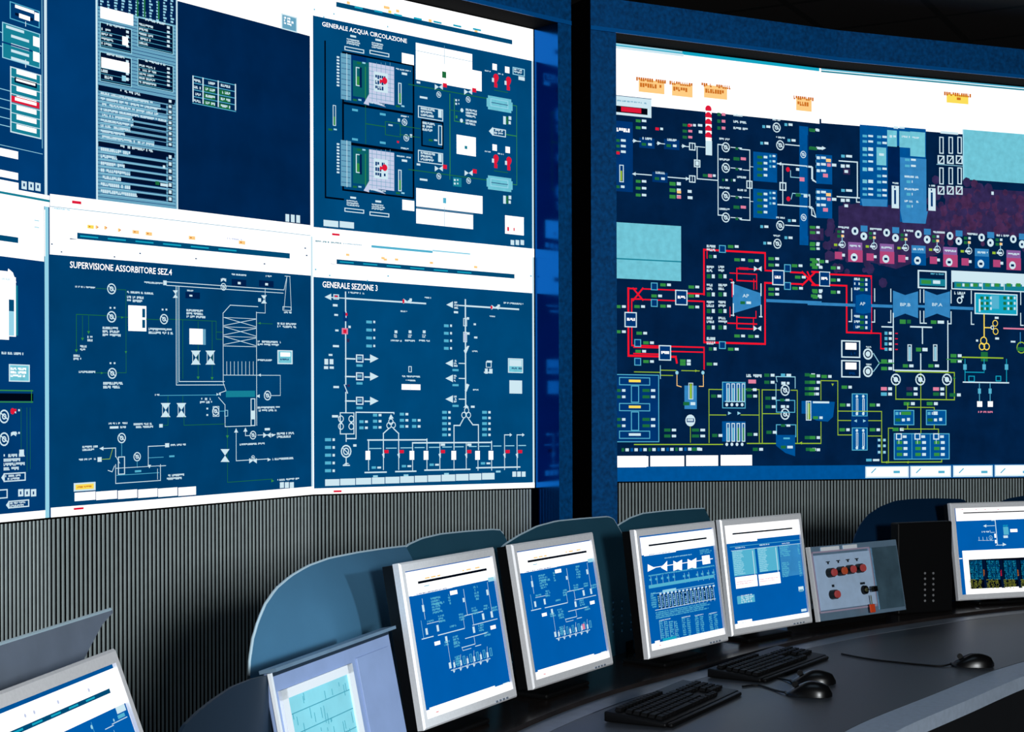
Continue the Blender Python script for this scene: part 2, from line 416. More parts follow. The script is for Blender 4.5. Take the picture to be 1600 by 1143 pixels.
# ---- picture: upper screens of the left wall
def pic_u0(s):
    s.z(0, 0, 3.2)
    s.R('w', 218, -600, 14, 1600); s.R('H', 205, -600, 5, 1340)
    v = s.uv(218, 972)[1]; s.U('W', 0, 0, 1, v); s.U('t', 0, v * .42, 1, v * .62)
    s.F('C', 48, 5, 150, 88, 5); s.R('W', 75, 22, 95, 16); s.R('K', 75, 62, 90, 14); s.R('W', 95, 66, 55, 22); s.R('W', 172, 60, 24, 40)
    s.L('w', 5, 128, 110, 128, 130)
    s.R('t', 10, 108, 190, 180); s.F('c', 10, 108, 190, 180, 5)
    for y in (125, 172, 215, 245, 282): s.R('w', 55 if y > 130 else 30, y, 90, 14)
    s.R('b', 10, 205, 190, 8); s.R('W', 165, 180, 32, 48); s.R('W', 165, 255, 32, 48); s.R('t', 160, 236, 38, 18)
    s.L('w', 5, 128, 300, 128, 335)
    s.R('t', 50, 330, 155, 330); s.F('w', 50, 330, 155, 330, 6)
    for k, y in enumerate((345, 385, 430, 478, 525, 572, 620)):
        s.R('W', 82, y, 100, 24)
        if k == 1: s.R('K', 72, y, 112, 26); s.R('W', 80, y + 7, 96, 11)
        s.L('w', 4, 52, y + 36, 205, y + 54)
    s.R('r', 56, 476, 140, 32); s.R('W', 74, 485, 108, 16)
    for y in (438, 488, 532, 580, 620): s.L('c', 4, -60, y - 12, 48, y)
    for y in (170, 240): s.L('c', 4, -30, y - 20, 12, y)
    s.L('c', 3, -50, 712, 212, 752)
    s.R('W', -60, 725, 150, 40); s.R('W', -60, 835, 150, 36); s.R('W', -60, 885, 152, 38)
    for x in (107, 142, 176): s.R('w', x, 903 + (x - 107) * .13, 26, 40); s.R('b', x + 9, 915 + (x - 107) * .13, 8, 16)
def pic_u1(s):
    s.z(0, 0, 3.2)
    s.R('w', 228, -900, 13, 2000); s.R('W', 1546, -900, 14, 2200)
    s.R('bgA', 240, -900, 237, 2400)
    s.R('W', 240, -900, 1310, 732)
    s.R('H', 476, -160, 409, 1260); s.R('w', 478, -160, 8, 1260); s.R('w', 880, -120, 7, 1260)
    for i in range(64): s.L('b', 3, 490, -80 + i * 18, 876, -80 + i * 18 + 47)
    s.R('n', 490, -150, 388, 180)
    for i in range(11):
        x = 500 + i * 35; yy = (x - 500) * .125
        for k in range(9): s.R('c', x + random.choice((0, 2)), -60 + yy + k * 15, random.choice((9, 13, 17)), 9)
        if i in (5, 6, 8): s.R('g', x + 8, -30 + yy, 8, 90)
    s.R('W', 500, 32, 165, 58)
    def sub(x, y, w_, h, rows, head=True, a=.35, b=.9):
        s.R('K', x, y, w_, h); s.F('c', x, y, w_, h, 4)
        yy = y + 8
        if head: s.T('w', x + w_ * .22, y + 5, w_ * .55, 16); yy += 20
        st = (y + h - 6 - yy) / rows
        for r in range(rows):
            s.T('w', x + 8, yy + r * st, w_ * random.uniform(a, b) * .62, st * .7)
            s.R('w', x + w_ * .82, yy + r * st + w_ * .1, 14, st * .55); s.R('C', x + 6, yy + r * st + st * .8, w_ - 14, 2.5)
    sub(498, 108, 160, 128, 4); s.R('W', 610, 180, 28, 44)
    sub(686, 84, 180, 150, 5); sub(497, 256, 160, 150, 4); s.R('W', 505, 285, 140, 52); s.R('c', 608, 376, 20, 28)
    sub(686, 290, 180, 138, 5)
    s.R('K', 490, 424, 385, 16); s.T('w', 640, 456, 90, 18)
    def lst(x, y, n, dy, title):
        s.R('K', 490, y, 380, 24); s.T('w', 600, y + 16, title, 18)
        for r in range(n):
            yy = y + 28 + r * dy
            L = (260, 300, 285, 330, 160, 165, 150, 120, 270)[r % 9] if n > 8 else (150, 80, 115, 150, 100, 150, 180)[r % 7]
            s.R('K', 500 + L, yy - 2 + L * .13, 330 - L, dy * .62); s.T('w', 502, yy, L, dy * .66)
            s.R('c', 500, yy + dy * .72, 370, 2.5); s.R('K', 838, yy + 38, 22, dy * .8); s.R('w', 842, yy + 42, 14, dy * .5)
    lst(490, 428, 9, 27, 100); lst(490, 705, 7, 35, 160)
    s.R('g', 775, 905, 20, 18); s.R('w', 800, 915, 38, 14); s.R('w', 812, 826, 12, 14)
    for i in range(4):
        s.R('C', 960, 377 + i * 34, 218, 4)
    s.R('C', 960, 513, 218, 4)
    for i, x in enumerate((960, 1010, 1086, 1172)): s.R('w', x, 377 + (x - 960) * .2, 6, 132)
    for r in range(4):
        for k, x in enumerate((968, 1018, 1094)):
            y = 386 + r * 34 + (x - 960) * .2
            if r and k: s.R('g', x, y, 56, 24)
            s.T('w', x + 8 if k else x, y + 4, 44 if k else 36, 18)
    s.R('H', 1404, 66, 80, 78); s.F('w', 1404, 66, 80, 78, 6); s.T('W', 1418, 80, 52, 44, 3)
    for x in (1425, 1452, 1479): s.R('w', x, 1069 + (x - 1425) * .1, 19, 38)
    s.R('W', 240, 968, 1310, 400)
    s.R('r', 358, 1002, 46, 14); s.L('H', 3, 240, 1030, 1550, 1160)
    s.T('c', 262, 1036, 150, 12)
def pic_u2(s):
    s.z(470, 0, 2.8564)
    s.R('W', 40, -600, 12, 2000); s.R('w', 1028, -400, 12, 2400); s.L('H', 2, 46, -200, 46, 1100)
    s.R('W', 50, -600, 990, 668); s.R('D', 158, 8, 785, 22)
    for x, y in ((205, 5), (370, 25), (390, 45), (425, 42), (570, 85), (775, 130)): s.R('o' if x != 390 else 'Y', x, y, 26 if x == 370 else 14, 12)
    for x, y in ((58, 38), (145, 58), (385, 115), (100, 72)): s.R('C', x, y, 5, 7)
    for i in range(7): s.R('T', 240 + i * 88, 27 + i * 16.2, 36, 8)
    s.X('W', 'GENERALE ACQUA CIRCOLAZIONE', 95, 96, 378, 24)
    # tank outlines
    def ring(x, y, w_, h, t=8): s.F('k', x, y, w_, h, t)
    s.L('k', 8, 108, 185, 108, 880, 190, 885); s.L('k', 8, 108, 185, 108, 200)
    ring(184, 228, 322, 232); s.R('b', 192, 238, 100, 200)
    ring(184, 455, 322, 182); ring(184, 634, 322, 216)
    for dy in (0, 388):
        s.R('H', 178, 236 + dy, 46, 205)
        for i in range(8): s.L('b', 2, 182, 256 + dy + i * 24, 220, 262 + dy + i * 24)
        s.L('w', 3, 205, 240 + dy, 205, 445 + dy)
        for i in range(10): s.R('w', 160, 250 + dy + i * 14, 12, 8)
        s.R('e', 232, 268 + dy, 70, 160); s.F('w', 245, 298 + dy, 22, 84, 4); s.R('G', 249, 340 + dy, 12, 38)
        s.R('n', 262, 300 + dy, 10, 90); s.L('G', 4, 288, 300 + dy, 288, 445 + dy)
        s.R('l', 304, 278 + dy, 112, 172); s.P('l', 304, 420 + dy, 304, 470 + dy, 280, 462 + dy); s.P('l', 304, 455 + dy, 380, 478 + dy, 304, 430 + dy)
        for i in range(8): s.L('H', 2, 306, 296 + dy + i * 20, 414, 310 + dy + i * 20)
        for i in range(5): s.L('H', 2, 318 + i * 20, 280 + dy, 318 + i * 20, 452 + dy)
        s.R('w', 326, 318 + dy, 62, 88); s.T('b', 332, 330 + dy, 50, 72, 3); s.C('r', 374, 360 + dy, 15, True); s.P('r', 352, 352 + dy, 352, 372 + dy, 374, 362 + dy)
        s.T('w', 305, 462 + dy - 10, 75, 9)
        s.T('w', 424, 302 + dy, 66, 9); s.R('w', 450, 322 + dy, 24, 10); s.F('w', 434, 368 + dy, 15, 96, 4); s.R('G', 438, 415 + dy, 8, 42)
        s.V(424, 468 + dy, 1); s.V(232, 440 + dy, 1); s.V(250, 275 + dy, 1)
    for y, r in ((155, 3), (868, 3)):
        for x in (198, 310):
            yy = y + (x - 198) * .15 + (8 if y > 500 else 0)
            s.R('w', x + 22, yy, 26, 9); s.T('w', x + 6, yy + 14, 62, 28, 3, 0.0); s.F('w', x - 4, yy + 50, 88, 18, 4)
    s.R('W', 450, 235, 54, 46); s.R('W', 452, 890, 54, 46)
    for x, y in ((228, 484), (352, 503), (228, 615), (352, 630)): s.R('C', x, y, 26, 10)
    s.F('w', 142, 468, 14, 92, 3); s.R('G', 146, 520, 7, 38); s.V(122, 572, 1)
    s.L('g', 3, 288, 470, 288, 640); s.L('g', 4, 290, 552, 375, 562); s.F('g', 375, 540, 70, 62, 3)
    s.T('w', 390, 552, 20, 10); s.pump(462, 545, 16); s.pump(470, 615, 16); s.T('w', 446, 512, 36, 10); s.T('w', 446, 655, 36, 10); s.R('r', 428, 628, 10, 9)
    s.R('w', 432, 528, 10, 14); s.R('w', 486, 598, 10, 14)
    s.L('g', 4, 480, 376, 830, 450); s.L('g', 4, 480, 756, 830, 802); s.L('g', 3, 440, 560, 530, 566); s.L('g', 3, 440, 600, 530, 606)
    s.R('W', 512, 190, 252, 74); s.L('H', 2, 512, 225, 764, 262); s.L('H', 2, 640, 205, 640, 290)
    s.R('W', 512, 262, 294, 92); s.R('g', 630, 318, 18, 28)
    s.R('W', 514, 838, 296, 82); s.R('W', 514, 930, 254, 66); s.L('H', 2, 516, 925, 768, 945); s.R('C', 634, 882, 14, 24); s.L('H', 2, 640, 925, 640, 1010)
    ring(536, 530, 100, 122, 7); s.T('w', 542, 540, 60, 44, 3); s.F('w', 612, 558, 18, 88, 4); s.V(570, 620, 1, 12, 'g', 'w')
    for y in (470, 668):
        s.F('w', 522, y, 112, 54, 4); s.T('w', 534, y + 6, 70, 42, 3, 0); s.R('w', 612, y + 18, 16, 36)
    for x, y in ((615, 388), (746, 410), (615, 752), (748, 772)):
        s.valve(x, y, 18); s.pump(x, y + 34, 14); s.R('r', x + 18, y - 18, 18, 18)
    for x, y in ((530, 428), (516, 362), (530, 795), (516, 728)): s.R('w', x, y, 34 if x > 520 else 16, 9)
    s.L('G', 4, 664, 420, 664, 770); s.L('G', 3, 684, 440, 684, 540, 730, 545); s.L('G', 3, 664, 770, 664, 800); s.L('g', 3, 664, 490, 720, 500)
    s.V(688, 442, 2, 16, 'w', 'w', 8, 4); s.C('w', 718, 492, 9, True); s.C('w', 716, 538, 9, True); s.R('G', 690, 515, 8, 12); s.T('w', 735, 482, 55, 40, 3, 0); s.T('w', 735, 530, 52, 26, 2, 0)
    s.R('t', 678, 790, 38, 40); s.V(682, 798, 2, 16, 'w', 'w', 8, 6)
    s.R('W', 694, 600, 86, 86); s.R('t', 730, 650, 12, 14)
    for y in (425, 782):
        s.R('L', 834, y, 104, 62); s.R('L', 828, y + 12, 116, 38); s.F('c', 845, y + 12, 80, 36, 4); s.L('b', 3, 850, y + 32, 922, y + 40)
    s.L('G', 3, 945, 470, 962, 470, 962, 825, 945, 825); s.L('G', 4, 915, 600, 962, 606)
    s.P('w', 838, 585, 856, 566, 856, 606); s.F('w', 856, 570, 58, 34, 4); s.T('w', 862, 574, 46, 24, 2)
    for x, y in ((866, 345), (922, 358), (866, 705), (924, 715)):
        s.C('r', x + 4, y, 16, True); s.P('r', x - 12, y + 10, x + 14, y + 10, x + 2, y + 36); s.R('w', x - 14, y + 2, 9, 18); s.R('W', x - 12, y - 62, 20, 28); s.R('r', x - 4, y + 26, 14, 18)
        s.T('w', x - 46, y - 34, 26, 8)
    s.F('c', 944, 298, 54, 34, 4); s.T('w', 950, 303, 42, 22, 2); s.R('w', 970, 340, 28, 16)
    s.L('g', 3, 862, 402, 922, 412); s.L('g', 3, 862, 762, 922, 768)
    for y in (518, 872): s.R('w', 902, y, 12, 36); s.R('g', 916, y + 2, 8, 34); s.R('w', 926, y, 12, 16); s.R('w', 926, y + 22, 10, 14)
    s.R('W', 910, 960, 84, 82); s.R('r', 920, 1012, 8, 18); s.R('r', 948, 1016, 5, 14)
    s.R('w', 100, 980, 66, 28); s.R('w', 172, 986, 64, 28)
    for x in (935, 957, 979): s.R('w', x, 1070, 16, 22)
    s.R('W', 50, 1012, 990, 160); s.R('r', 138, 1040, 34, 9); s.L('C', 2, 60, 1058, 1030, 1146)
# ---- lower screens of the left wall
def pic_l0(s):
    s.z(0, 300, 2.198)
    s.R('W', -700, -200, 850, 330); s.R('D', -500, 74, 562, 22)
    s.R('c', 152, -40, 14, 1400); s.R('W', 152, 60, 3, 160)
    for y in (95, 118): s.R('c', 118, y, 16, 3)
    s.R('W', -60, 262, 90, 240); s.R('W', 30, 290, 24, 205); s.P('W', 30, 290, 48, 300, 30, 264); s.R('t', 54, 320, 7, 172); s.P('W', 28, 262, 44, 276, 56, 310, 20, 310)
    s.R('D', 30, 368, 18, 40); s.R('c', 30, 408, 18, 84); s.T('w', 5, 292, 26, 10)
    s.T('w', 5, 546, 74, 12); s.R('L', 30, 590, 72, 60); s.F('w', 30, 590, 72, 60, 4); s.T('W', 36, 600, 58, 36, 3)
    s.R('k', -20, 690, 134, 26); s.L('G', 4, -20, 680, 112, 688); s.L('G', 4, -20, 720, 112, 718); s.L('G', 3, 108, 680, 108, 722)
    for y in (770, 848): s.pump(14, y, 24); s.valve(46, y - 16, 9); s.V(42, y - 26, 1, 10, 'r' if y < 800 else 'w', 'w', 14, 6)
    s.C('r', 43, 752, 11, True)
    s.L('g', 2, 72, 740, 72, 890); s.L('g', 2, 92, 740, 92, 960); s.L('g', 2, 103, 740, 103, 950); s.R('w', 66, 884, 16, 22); s.V(38, 824, 1, 10, 'w', 'w', 12, 2)
    s.T('w', 12, 898, 70, 60, 4); s.F('w', 12, 965, 76, 30, 4); s.P('w', 4, 980, 14, 964, 14, 996); s.T('w', 18, 970, 60, 20, 2)
    s.F('w', -20, 1022, 46, 32, 4); s.F('w', 28, 1060, 72, 26, 4); s.P('w', 20, 1074, 30, 1060, 30, 1088); s.T('w', 34, 1064, 58, 18, 2)
    for x in (62, 84, 106): s.R('w', x, 1020, 18, 25); s.R('b', x + 6, 1027, 5, 11)
    s.U('W', 0, -0.01, s.uv(152, 0)[0], s.uv(150, 1092)[1])
def pic_l1(s):
    s.z(0, 300, 2.198)
    s.R('W', 165, 0, 905, 213); s.R('w', 1066, -200, 12, 1500); s.R('c', 164, 200, 4, 1000)
    s.R('D', 265, 139, 730, 21)
    for i in range(6): s.R('T', 275 + i * 95, 148 + i * 9, 62, 5)
    for x, y, c in ((300, 112, 'Y'), (328, 114, 'o'), (358, 116, 'o'), (405, 124, 'o'), (455, 130, 'o'), (500, 136, 'o'), (648, 150, 'o'), (820, 166, 'o')): s.R(c, x, y, 7 if c == 'o' and x < 480 and x != 455 else 22, 12); s.R('O', x + 5, y + 4, 5, 4)
    for x, y in ((175, 176), (208, 203), (390, 220), (478, 208), (670, 226), (905, 244), (1045, 190), (1050, 215)): s.R('D', x, y, 6, 4)
    s.T('l', 780, 155, 50, 8); s.T('c', 180, 52, 60, 6); s.P('D', 240, 158, 268, 162, 240, 162)
    s.X('W', 'SUPERVISIONE ASSORBITORE SEZ.4', 240, 237, 350, 23)
    g, W_ = 'g', 'w'
    # feed pumps at left
    s.T('w', 258, 320, 68, 8); s.L(g, 2, 330, 330, 366, 332); s.pump(383, 332, 19); s.L(g, 2, 402, 334, 432, 336, 432, 620, 402, 622)
    s.L(g, 2.5, 365, 424, 262, 420, 262, 540); s.L(g, 2, 283, 425, 283, 500); s.L(g, 2, 304, 425, 304, 480)
    s.arrow(262, 545, 5, 0, 1, 'G'); s.arrow(283, 505, 5, 0, 1, 'G'); s.arrow(304, 482, 5, 0, 1, 'G')
    s.T('w', 300, 492, 22, 22, 2); s.T('w', 275, 524, 22, 22, 2); s.T('w', 252, 556, 28, 22, 2)
    s.pump(383, 428, 20); s.R(W_, 376, 394, 6, 6); s.R(W_, 390, 394, 6, 6); s.T('w', 352, 460, 70, 36, 3)
    s.L(g, 2, 402, 428, 440, 432); s.arrow(420, 430, 4, 1, 0, 'G')
    s.T('w', 436, 338, 90, 10); s.T('w', 436, 354, 60, 24, 2)
    s.R('W', 440, 388, 62, 88); s.R('D', 488, 400, 10, 30); s.R('D', 488, 438, 10, 28)
    s.L(g, 2, 502, 436, 548, 436); s.pump(563, 436, 18); s.R(W_, 555, 400, 6, 6); s.R(W_, 568, 400, 6, 6); s.T('w', 510, 464, 84, 24, 2)
    s.L(g, 2, 580, 436, 742, 445, 742, 505, 765, 510); s.L(g, 2, 627, 440, 627, 640); s.L(g, 2, 742, 480, 765, 482)
    s.L(g, 2, 680, 445, 680, 470); s.L(g, 2, 680, 520, 680, 640); s.L(g, 2, 728, 445, 728, 640); s.arrow(680, 638, 5, 0, 1, 'G'); s.arrow(728, 640, 5, 0, 1, 'G')
    s.T('w', 640, 400, 72, 32, 3); s.R('W', 650, 468, 46, 54); s.R('H', 696, 470, 10, 54)
    for x in (672, 722): s.valve(x, 568, 24, horiz=False); s.F('w', x - 12, 545, 24, 46, 2)
    s.arrow(432, 550, 4, 0, 1, 'G')
    s.T('w', 270, 612, 56, 10); s.L(g, 2, 328, 620, 368, 622); s.arrow(350, 621, 4, 1, 0, 'G'); s.pump(385, 622, 19); s.R(W_, 376, 584, 6, 6); s.R(W_, 390, 584, 6, 6); s.T('w', 354, 650, 70, 26, 2)
    # flue ducts
    s.T('w', 495, 305, 64, 9); s.R('w', 560, 303, 12, 16)
    s.L(W_, 2.5, 572, 308, 905, 332, 975, 334, 985, 290); s.L(W_, 2.5, 572, 320, 905, 343, 972, 348)
    s.L(W_, 2, 985, 290, 975, 400, snap=False); s.L(W_, 2, 995, 290, 1000, 405, snap=False); s.L(W_, 2, 978, 288, 996, 290); s.F('w', 970, 392, 30, 14, 2); s.T('w', 975, 408, 24, 9)
    s.pump(767, 325, 13); s.valve(767, 302, 9); s.R(W_, 762, 295, 10, 5); s.T('w', 795, 278, 50, 8); s.T('w', 912, 284, 20, 8)
    for x, y in ((820, 308), (914, 312)): s.R('n', x - 25, y - 10, 50, 22); s.R(W_, x - 4, y, 10, 8)
    s.valve(602, 350, 13, horiz=False); s.R('n', 636, 342, 50, 22); s.T('w', 642, 334, 20, 7); s.R(W_, 650, 352, 10, 6)
    s.L(W_, 2.5, 604, 325, 604, 662, 770, 666); s.L(W_, 2.5, 614, 325, 614, 650, 770, 653); s.L('c', 2, 609, 325, 609, 655)
    s.valve(906, 368, 14, horiz=False); s.R(W_, 886, 364, 10, 12); s.L(W_, 2, 910, 330, 910, 415, 880, 412)
    # absorber tower
    s.L(W_, 2.5, 766, 655, 766, 415, snap=True); s.L(W_, 2.5, 766, 415, 790, 388, snap=False); s.L(W_, 2.5, 790, 388, 885, 396); s.L(W_, 2.5, 880, 412, 880, 800)
    for y in (430, 462, 495): s.L(W_, 2, 768, y, 878, y + 32, snap=False); s.L(W_, 2, 768, y + 28, 878, y + 6, snap=False); s.L(W_, 1.6, 768, y, 878, y + 6)
    s.L(W_, 2, 768, 528, 878, 534)
    for i in range(8): s.L(W_, 2, 778 + i * 13, 582, 778 + i * 13, 628)
    s.L(W_, 2, 768, 628, 890, 630, 962, 628, 962, 698, 930, 698); s.arrow(890, 628, 5, -1, 0)
    s.L(W_, 2, 766, 655, 775, 680, snap=False); s.R('t', 775, 682, 100, 22); s.L(W_, 2.5, 752, 690, 775, 682, snap=False); s.L(W_, 2.5, 750, 705, 772, 730, snap=False)
    s.L(W_, 2.5, 772, 730, 772, 805, 862, 805, 862, 712); s.F('w', 860, 708, 16, 95, 3); s.R('w', 863, 750, 10, 30)
    s.arrow(885, 700, 6, -1, 0); s.pump(918, 698, 17); s.T('w', 884, 735, 90, 20, 2)
    s.L(g, 2, 882, 450, 935, 452); s.arrow(890, 450, 4, -1, 0, 'G'); s.T('w', 952, 446, 72, 20, 2); s.T('w', 884, 508, 84, 20, 2); s.T('w', 884, 572, 48, 9)
    s.R('L', 952, 542, 52, 48); s.F('w', 952, 542, 52, 48, 4); s.R('W', 962, 550, 34, 14); s.T('b', 962, 570, 30, 8)
    # lower left
    s.T('w', 525, 692, 22, 8); s.L('C', 2, 548, 698, 750, 700); s.L(g, 2, 576, 700, 576, 730); s.L(g, 2, 627, 700, 627, 730); s.valve(750, 694, 7)
    for x in (568, 622): s.valve(x, 748, 24, horiz=False); s.F('w', x - 12, 724, 24, 48, 2)
    s.L(g, 2, 576, 770, 576, 800, 545, 801); s.L(g, 2, 631, 770, 631, 800, 772, 802); s.T('w', 458, 792, 86, 20, 2); s.R(W_, 546, 796, 12, 12)
    s.T('w', 686, 705, 42, 22, 2); s.pump(740, 752, 16); s.F('w', 730, 735, 22, 36, 2); s.R(W_, 708, 740, 6, 6); s.R(W_, 708, 762, 6, 6); s.F('c', 770, 748, 12, 22, 2); s.L('C', 2, 752, 752, 770, 754)
    # tail lines
    s.L(g, 2, 780, 806, 780, 996, 935, 992); s.arrow(780, 840, 5, 0, 1, 'G'); s.valve(772, 904, 22, horiz=False); s.arrow(936, 991, 5, 1, 0, 'G'); s.T('w', 952, 984, 74, 9)
    s.L(W_, 2.5, 810, 812, 810, 922, 920, 919); s.arrow(810, 818, 7, 0, -1); s.valve(868, 922, 13); s.pump(868, 912, 9); s.arrow(924, 918, 6, 1, 0); s.T('w', 935, 912, 70, 10)
    s.L(W_, 2.5, 842, 812, 842, 836, 856, 836); s.arrow(842, 815, 7, 0, -1); s.pump(868, 834, 15); s.L(W_, 2, 884, 834, 945, 834); s.valve(916, 834, 13); s.R(W_, 908, 810, 18, 8); s.arrow(938, 834, 6, 1, 0); s.T('w', 950, 824, 66, 22, 2); s.T('w', 822, 862, 86, 9)
    # sump
    s.T('w', 372, 790, 68, 9); s.R(W_, 376, 804, 30, 8); s.T('w', 412, 802, 20, 10); s.pump(417, 844, 18); s.L('C', 2, 417, 862, 417, 905)
    s.T('w', 282, 870, 52, 20, 2); s.arrow(347, 880, 7, -1, 0); s.L(W_, 3, 352, 880, 396, 878, 396, 908); s.L(W_, 2, 396, 905, 410, 930, snap=False); s.T('w', 270, 914, 60, 9); s.R(W_, 334, 910, 14, 16)
    s.L('y', 2, 350, 917, 376, 915, 386, 880); s.pump(470, 908, 16); s.L('C', 2, 470, 924, 470, 945); s.T('w', 585, 864, 52, 9); s.R(W_, 566, 862, 14, 14); s.L(W_, 2.5, 566, 870, 508, 873, 512, 940); s.arrow(512, 942, 6, 0, 1)
    s.L('C', 2, 510, 912, 560, 908); s.R('C', 580, 904, 18, 6)
    s.F('w', 404, 908, 24, 62, 3); s.L(W_, 2.5, 396, 935, 396, 1000, 550, 990, 550, 935); s.L(W_, 2, 396, 948, 545, 940); s.L('C', 2, 400, 972, 545, 964); s.L(W_, 2.5, 370, 955, 384, 960, 392, 940, snap=False); s.L(W_, 2.5, 545, 940, 568, 935); s.L(W_, 2, 540, 950, 540, 985)
    s.R('C', 462, 955, 22, 7); s.T('w', 572, 968, 58, 22, 2)
    s.R('w', 252, 999, 75, 29); s.R('Y', 258, 1004, 63, 18); s.T('O', 264, 1009, 50, 8)
    for a, b in ((255, 327), (329, 401), (404, 470), (473, 540), (542, 608), (611, 672)): s.R('W', a, 1032 - (a - 255) * .05, b - a, 29)
    for x in (960, 977, 994): s.R('w', x, 996, 14, 20)
    s.R('W', 165, 1084, 912, 60); s.R('r', 252, 1084, 34, 7)
def pic_l2(s):
    s.z(470, 360, 2.7207)
    s.R('W', 43, 20, 950, 176); s.R('W', 43, 10, 10, 1200); s.R('w', 983, 60, 12, 1100)
    s.R('D', 152, 122, 756, 20); s.P('D', 128, 140, 156, 144, 128, 142)
    for i in range(6): s.R('T', 165 + i * 100, 130 + i * 8.6, 60, 5)
    s.R('C', 300, 62, 260, 10); s.R('c', 560, 82, 160, 6); s.T('t', 62, 40, 110, 9); s.T('H', 180, 52, 80, 6)
    for x, y in ((192, 98), (342, 112), (352, 118), (400, 118), (548, 132), (736, 150)): s.R('o', x, y, 14, 9)
    for x, y in ((368, 190), (60, 162), (280, 210), (120, 188), (30, 100), (975, 190)): s.R('C', x, y, 6, 6)
    s.X('W', 'GENERALE SEZIONE 3', 92, 215, 234, 26)
    w_ = 'w'
    s.L(w_, 6, 190, 262, 190, 770); s.arrow(115, 282, 14, -1, 0); s.F('w', 138, 270, 24, 22, 4); s.R('r', 144, 276, 12, 6); s.L(w_, 4, 130, 284, 190, 286)
    s.L(w_, 7, 190, 288, 430, 302, 530, 308); s.valve(452, 300, 16); s.R('r', 432, 292, 8, 16); s.R(w_, 462, 288, 10, 12)
    s.T('w', 202, 258, 68, 10); s.T('w', 526, 280, 26, 9); s.T('w', 424, 338, 26, 9); s.R(w_, 136, 312, 20, 10); s.R(w_, 142, 354, 16, 8)
    s.R('b', 180, 345, 20, 40); s.L(w_, 5, 192, 345, 192, 368); s.R('r', 190, 350, 8, 12)
    s.R('p', 174, 414, 26, 26); s.R('r', 180, 420, 14, 16); s.R('m', 196, 460, 10, 14); s.R(w_, 146, 420, 14, 8); s.R(w_, 136, 486, 26, 9); s.R(w_, 202, 404, 10, 10)
    s.V(278, 382, 4, 34, 'C', 'w', 24, 8, 12)
    for y in (544, 620, 724):
        s.L(w_, 6, 190, y, 310, y); s.R('b', 232, y - 20, 38, 38); s.F('w', 234, y - 18, 32, 34, 5); s.R('H', 240, y - 8, 18, 12); s.arrow(312, y, 18, 1, 0); s.R('C', 236, y + 24, 26, 10)
    s.V(100, 545, 1, 12, 'w', 'w', 16, 16, 24); s.V(98, 576, 1, 12, 'w', 'w', 18, 18, 12); s.R(w_, 118, 524, 16, 8)
    s.R('b', 184, 655, 12, 30); s.L(w_, 5, 185, 656, 198, 690, snap=False); s.R('m', 198, 654, 10, 10); s.R(w_, 138, 660, 24, 9)
    for x in (404, 464, 524): s.R(w_, x - 6, 424, 12, 12); s.T('w', x - 8, 440, 16, 16, 2); s.T('w', x - 22, 462, 46, 10)
    s.F('w', 457, 576, 14, 26, 3); s.T('w', 430, 614, 78, 10); s.T('w', 446, 632, 46, 9); s.R('W', 428, 652, 80, 24); s.L('H', 2, 465, 652, 465, 678)
    # right column
    s.L(w_, 7, 699, 295, 699, 745); s.arrow(632, 315, 14, -1, 0); s.T('w', 652, 300, 16, 34, 3); s.L(w_, 5, 672, 318, 699, 320); s.L(w_, 7, 699, 320, 925, 334); s.valve(825, 326, 15); s.R('r', 806, 320, 8, 12); s.R(w_, 836, 314, 10, 10)
    s.T('w', 862, 302, 84, 10); s.T('w', 802, 360, 24, 8); s.R(w_, 650, 342, 18, 9); s.R(w_, 705, 368, 10, 10)
    s.F('w', 690, 372, 16, 34, 3); s.F('w', 690, 430, 16, 44, 3); s.R('l', 694, 436, 8, 34); s.P(w_, 708, 490, 716, 490, 700, 528, 692, 510); s.R(w_, 705, 432, 12, 10)
    s.V(608, 398, 4, 32, 'C', 'w', 20, 8, 12); s.R(w_, 734, 394, 10, 8); s.R(w_, 736, 450, 14, 8); s.T('w', 728, 508, 24, 9)
    for y in (564, 628, 716): s.arrow(630, y, 16, -1, 0); s.T('w', 650, y - 16, 14, 32, 3); s.L(w_, 4, 672, y, 699, y + 2); s.R('C', 644, y + 24, 26, 9)
    s.P(w_, 704, 650, 716, 655, 704, 685, 696, 680); s.T('w', 728, 672, 26, 9)
    s.F('w', 786, 556, 24, 26, 3); s.V(782, 586, 1, 12, 'w', 'w', 12, 14, 22); s.R(w_, 790, 552, 22, 9); s.T('w', 778, 598, 40, 9)
    s.R('L', 880, 542, 64, 62); s.R('w', 886, 548, 52, 28); s.T('b', 896, 580, 42, 10); s.F('w', 880, 542, 64, 62, 4); s.R('w', 886, 636, 54, 56)
    # transformers
    s.F('w', 165, 772, 62, 94, 4)
    for x in (170, 214): s.C('w', x, 800, 15, t=4); s.C('w', x, 832, 15, t=4); s.C('w', x, 816, 6, True)
    s.L(w_, 5, 192, 866, 192, 895); s.C('w', 192, 938, 28, t=6); s.C('w', 192, 938, 16, t=5); s.L(w_, 4, 180, 926, 204, 950, snap=False); s.L(w_, 5, 192, 966, 192, 996); s.P(w_, 178, 996, 206, 990, 192, 986); s.L(w_, 5, 180, 998, 206, 994)
    s.L(w_, 5, 192, 884, 234, 880, 234, 772, 395, 766, 395, 778); s.R(w_, 222, 908, 14, 10); s.R(w_, 132, 784, 26, 10)
    s.V(102, 882, 5, 33, 'C', 'w', 26, 10, 13)
    for x, n in ((248, 2), (306, 3)): s.V(x, 840 - 28 * n + 22, n, 26, 'C', 'w', 18, 12, 12)
    for x, n in ((420, 3), (472, 2)): s.V(x, 832 - 26 * n + 20, n, 26, 'C', 'w', 18, 12, 12)
